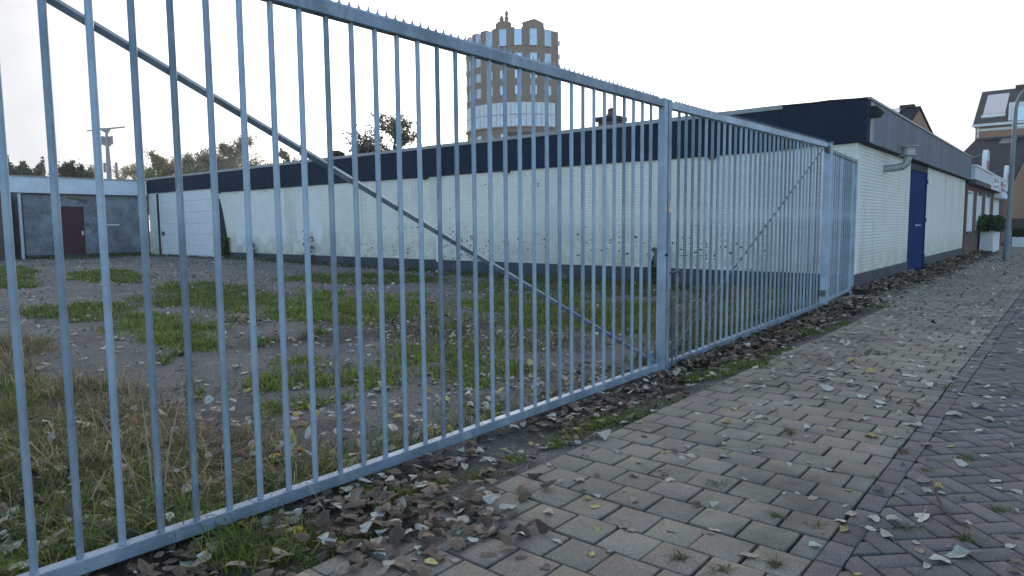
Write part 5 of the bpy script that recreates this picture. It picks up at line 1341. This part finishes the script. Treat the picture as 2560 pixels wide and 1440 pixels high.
LTPL = [leaf_template(s, 8, 4, False) for s in range(20, 36)]
q_ = len
def litter(P, L, hues, w, tilt=0.3, zextra=0.0, zf=zyard):
    Vs, Fs, Cs, n0 = [], [], [], 0
    n = len(P); hk = rng.choice(len(hues), n, p=np.array(w) / np.sum(w)); tk = rng.integers(0, len(LTPL), n)
    z = zf(P[:, 0], P[:, 1]) + rng.uniform(0, 1, n) * zextra + 0.002
    yaw = rng.uniform(0, 6.283, n); ta = rng.normal(0, tilt, n); tb = rng.normal(0, tilt, n)
    cyw, syw = np.cos(yaw), np.sin(yaw)
    for k in range(len(LTPL)):
        i = np.where(tk == k)[0]
        if not len(i): continue
        V, F, tv = LTPL[k]
        S = V[None] * (L[i] * 1.0)[:, None, None]
        S = S.copy(); S[..., 2] *= rng.uniform(0.3, 0.95, q_(i))[:, None]; S[..., 2] += S[..., 0] * np.tan(np.clip(ta[i], -1, 1))[:, None] + S[..., 1] * np.tan(np.clip(tb[i], -1, 1))[:, None]
        S[..., 2] -= S[..., 2].min(1, keepdims=True)
        X = S[..., 0] * cyw[i][:, None] - S[..., 1] * syw[i][:, None] + P[i, 0][:, None]
        Y = S[..., 0] * syw[i][:, None] + S[..., 1] * cyw[i][:, None] + P[i, 1][:, None]
        Z = S[..., 2] + z[i][:, None]
        m = len(V); q = len(i)
        Vs.append(np.stack([X, Y, Z], -1).reshape(-1, 3))
        Fs.append((F[None] + (np.arange(q) * m)[:, None, None]).reshape(-1, 4) + n0); n0 += q * m
        c = np.array([HUE2[h] for h in hues])[hk[i]] * rng.uniform(0.6, 1.35, (q, 1))
        Cs.append((c[:, None, :] * np.asarray(tv)[None, :, None]).reshape(-1, 3))
    return np.concatenate(Vs), np.concatenate(Fs), np.concatenate(Cs)
HUE2 = dict(HUE); HUE2['d'] = (0.062, 0.044, 0.033); HUE2['m'] = (0.205, 0.15, 0.105); HUE2['b'] = (0.14, 0.10, 0.072)
sets = []
def addset(P, lo, hi, hues, w, **k):
    if len(P): sets.append(litter(P, rng.uniform(lo, hi, len(P)), hues, w, **k))
def U(n, x0, x1, y0, y1): return np.c_[rng.uniform(x0, x1, n), rng.uniform(y0, y1, n)]
# thick litter along the fence foot, thinning where the asphalt shows at x = 2.7 - 3.6
P = np.c_[rng.uniform(0.4, 12.8, 2500), 2.93 - np.abs(rng.normal(0, 0.27, 2500))]
k = np.where((P[:, 0] > 2.75) & (P[:, 0] < 3.6), 0.22, 0.85) * np.where(P[:, 1] < 2.25, np.where(P[:, 0] < 2.6, 0.55, 0.12), 1.0)
k = k * np.where(P[:, 0] < 1.7, 0.7, 1.0)
P = P[(rng.uniform(0, 1, len(P)) < k) & (P[:, 1] > 1.75)]
addset(P, 0.05, 0.092, 'dbmtpg', [0.30, 0.25, 0.20, 0.12, 0.11, 0.02], tilt=0.2, zextra=0.03, zf=lambda x, y: np.where(y < 2.25, zpave(x, y), zyard(x, y)))
P = np.c_[rng.uniform(6.0, 12.3, 2200), 2.93 - np.abs(rng.normal(0, 0.20, 2200))]
addset(P[P[:, 1] > 2.15], 0.06, 0.10, 'dbmt', [0.45, 0.3, 0.2, 0.05], tilt=0.26, zextra=0.05)
# drift on the pavers below the gate, near the viewer
P = np.c_[rng.normal(2.02, 0.34, 210), rng.normal(2.18, 0.20, 210)]
addset(P[P[:, 1] < 2.9], 0.06, 0.10, 'dbmtpy', [0.36, 0.28, 0.18, 0.10, 0.07, 0.01], tilt=0.2, zextra=0.02, zf=zpave)
# banked brown leaves against the white building and on down the street
n = 11500
P = np.c_[rng.uniform(13.4, 33.0, n), 3.10 - np.abs(rng.normal(0, 0.34, n)) * (0.45 + 0.55 * np.clip(np.sin(rng.uniform(0, 1, n) * 2), 0, 1))]
k = 0.45 + 0.55 * np.clip(wav(P[:, 0] * 0.55, 0.3 + 0 * P[:, 1]) + 0.35, 0, 1)
P = P[(rng.uniform(0, 1, n) < k) & (P[:, 1] > 1.4) & ~((P[:, 0] > 19.0) & (P[:, 0] < 21.0) & (P[:, 1] > 2.9))]
addset(P, 0.06, 0.11, 'dbmt', [0.28, 0.36, 0.28, 0.08], tilt=0.28, zextra=0.12, zf=zpave)
addset(U(900, 11.5, 34, 0.9, 2.9), 0.045, 0.08, 'dbmtp', [0.03, 0.12, 0.2, 0.25, 0.40], tilt=0.3, zextra=0.005, zf=zpave)
addset(U(420, 5.5, 13, -0.4, 2.2), 0.045, 0.085, 'pptmb', [0.4, 0.2, 0.2, 0.1, 0.1], tilt=0.25, zf=zpave)
addset(U(60, 2.2, 5.5, -1.2, 2.2), 0.04, 0.06, 'ptmb', [0.4, 0.2, 0.2, 0.2], tilt=0.25, zf=zpave)
# scattered over the yard
P = U(8500, 0.8, 13.3, 3.05, 31)
k = 0.35 + 0.65 * np.clip(wav(P[:, 0] * 0.9, P[:, 1] * 0.5) + 0.4, 0, 1)
addset(P[rng.uniform(0, 1, len(P)) < k], 0.045, 0.085, 'ptmbgd', [0.42, 0.20, 0.12, 0.10, 0.05, 0.11], tilt=0.22, zextra=0.01)
P = U(2600, 0.5, 5.6, 3.0, 5.2)
P = P[rng.uniform(0, 1, len(P)) < np.exp(-(P[:, 1] - 3.0) * 1.7)]
addset(P, 0.05, 0.09, 'ptmbdyo', [0.28, 0.17, 0.14, 0.14, 0.13, 0.08, 0.06], tilt=0.28, zextra=0.03)
P = U(520, 0.5, 2.9, 3.0, 5.4)
P = P[rng.uniform(0, 1, len(P)) < np.exp(-np.clip(P[:, 0] - 1.6, 0, 9) * 1.2)]
addset(P, 0.05, 0.095, 'ptmbdyYog', [0.26, 0.16, 0.12, 0.14, 0.12, 0.09, 0.04, 0.03, 0.04], tilt=0.3, zextra=0.035, zf=lambda x, y: zyard(x, y) + 0.03)
for p in PATCH['bank'] + PATCH['dry'][5:6]:
    P = blobpts(p, 90, 160, 1.1); P = P[P[:, 1] > 3.05]
    addset(P, 0.055, 0.09, 'ptmbd', [0.2, 0.2, 0.2, 0.2, 0.2], tilt=0.22, zextra=0.015)
P = U(700, 12.7, 13.5, 3.5, 26)
addset(P, 0.06, 0.10, 'dbmt', [0.4, 0.3, 0.2, 0.1], tilt=0.4, zextra=0.03)
nv = 0; Vs, Fs, Cs = [], [], []
for V, F, C in sets:
    Vs.append(V); Fs.append(F + nv); Cs.append(C); nv += len(V)
o = np_mesh('leaf_litter', np.concatenate(Vs), [np.concatenate(Fs)], np.concatenate(Cs), M_LITTER, True)
tag(o, 'brown and pale leaf litter banked along fence and wall', 'leaf litter', None, 'stuff')

# a bent twig among the pale leaves on the herringbone, and a few sticks
def twig(pts, r, label):
    o = MB().tube([(x, y, float(zpave(x, y) if y < 2.3 else zyard(x, y)) + z) for x, y, z in pts], [r, r * 0.95, r * 0.9, r * 0.7, r * 0.45], 7).build('twig', M_TWIG, loc=(pts[0][0], pts[0][1], 0), smooth=True)
    tag(o, label, 'twig')
twig([(3.72, 0.46, 0.045), (3.66, 0.44, 0.02), (3.55, 0.40, 0.012), (3.46, 0.345, 0.010), (3.42, 0.29, 0.010)], 0.0075, 'bent dark twig among pale leaves on the purple herringbone bricks')
twig([(1.95, 3.55, 0.02), (2.06, 3.62, 0.03), (2.16, 3.68, 0.035), (2.26, 3.72, 0.03), (2.33, 3.80, 0.03)], 0.005, 'pale thin stick lying on the asphalt just behind the fence')
twig([(3.35, 2.36, 0.01), (3.38, 2.30, 0.012), (3.45, 2.27, 0.03), (3.53, 2.26, 0.035), (3.58, 2.27, 0.03)], 0.004, 'thin curved stalk at the edge of pavers and dirt strip')
weedstalk = MB()
for (x, y, h_, dx, dy) in ((1.42, 3.45, 0.62, 0.16, 0.05), (1.36, 3.52, 0.50, -0.14, 0.1), (1.40, 3.5, 0.55, 0.05, 0.2)):
    z0 = float(zyard(x, y))
    weedstalk.tube([(x, y, z0), (x + dx * 0.3, y + dy * 0.3, z0 + h_ * 0.45), (x + dx, y + dy, z0 + h_)], [0.005, 0.004, 0.002], 5)
o = weedstalk.build('dry_stalk', mat('dry_stalk', (0.33, 0.27, 0.19), 0.8), loc=(1.4, 3.5, 0)); tag(o, 'pale forked dry stalk standing in the grass behind the nearest bars', 'weed')
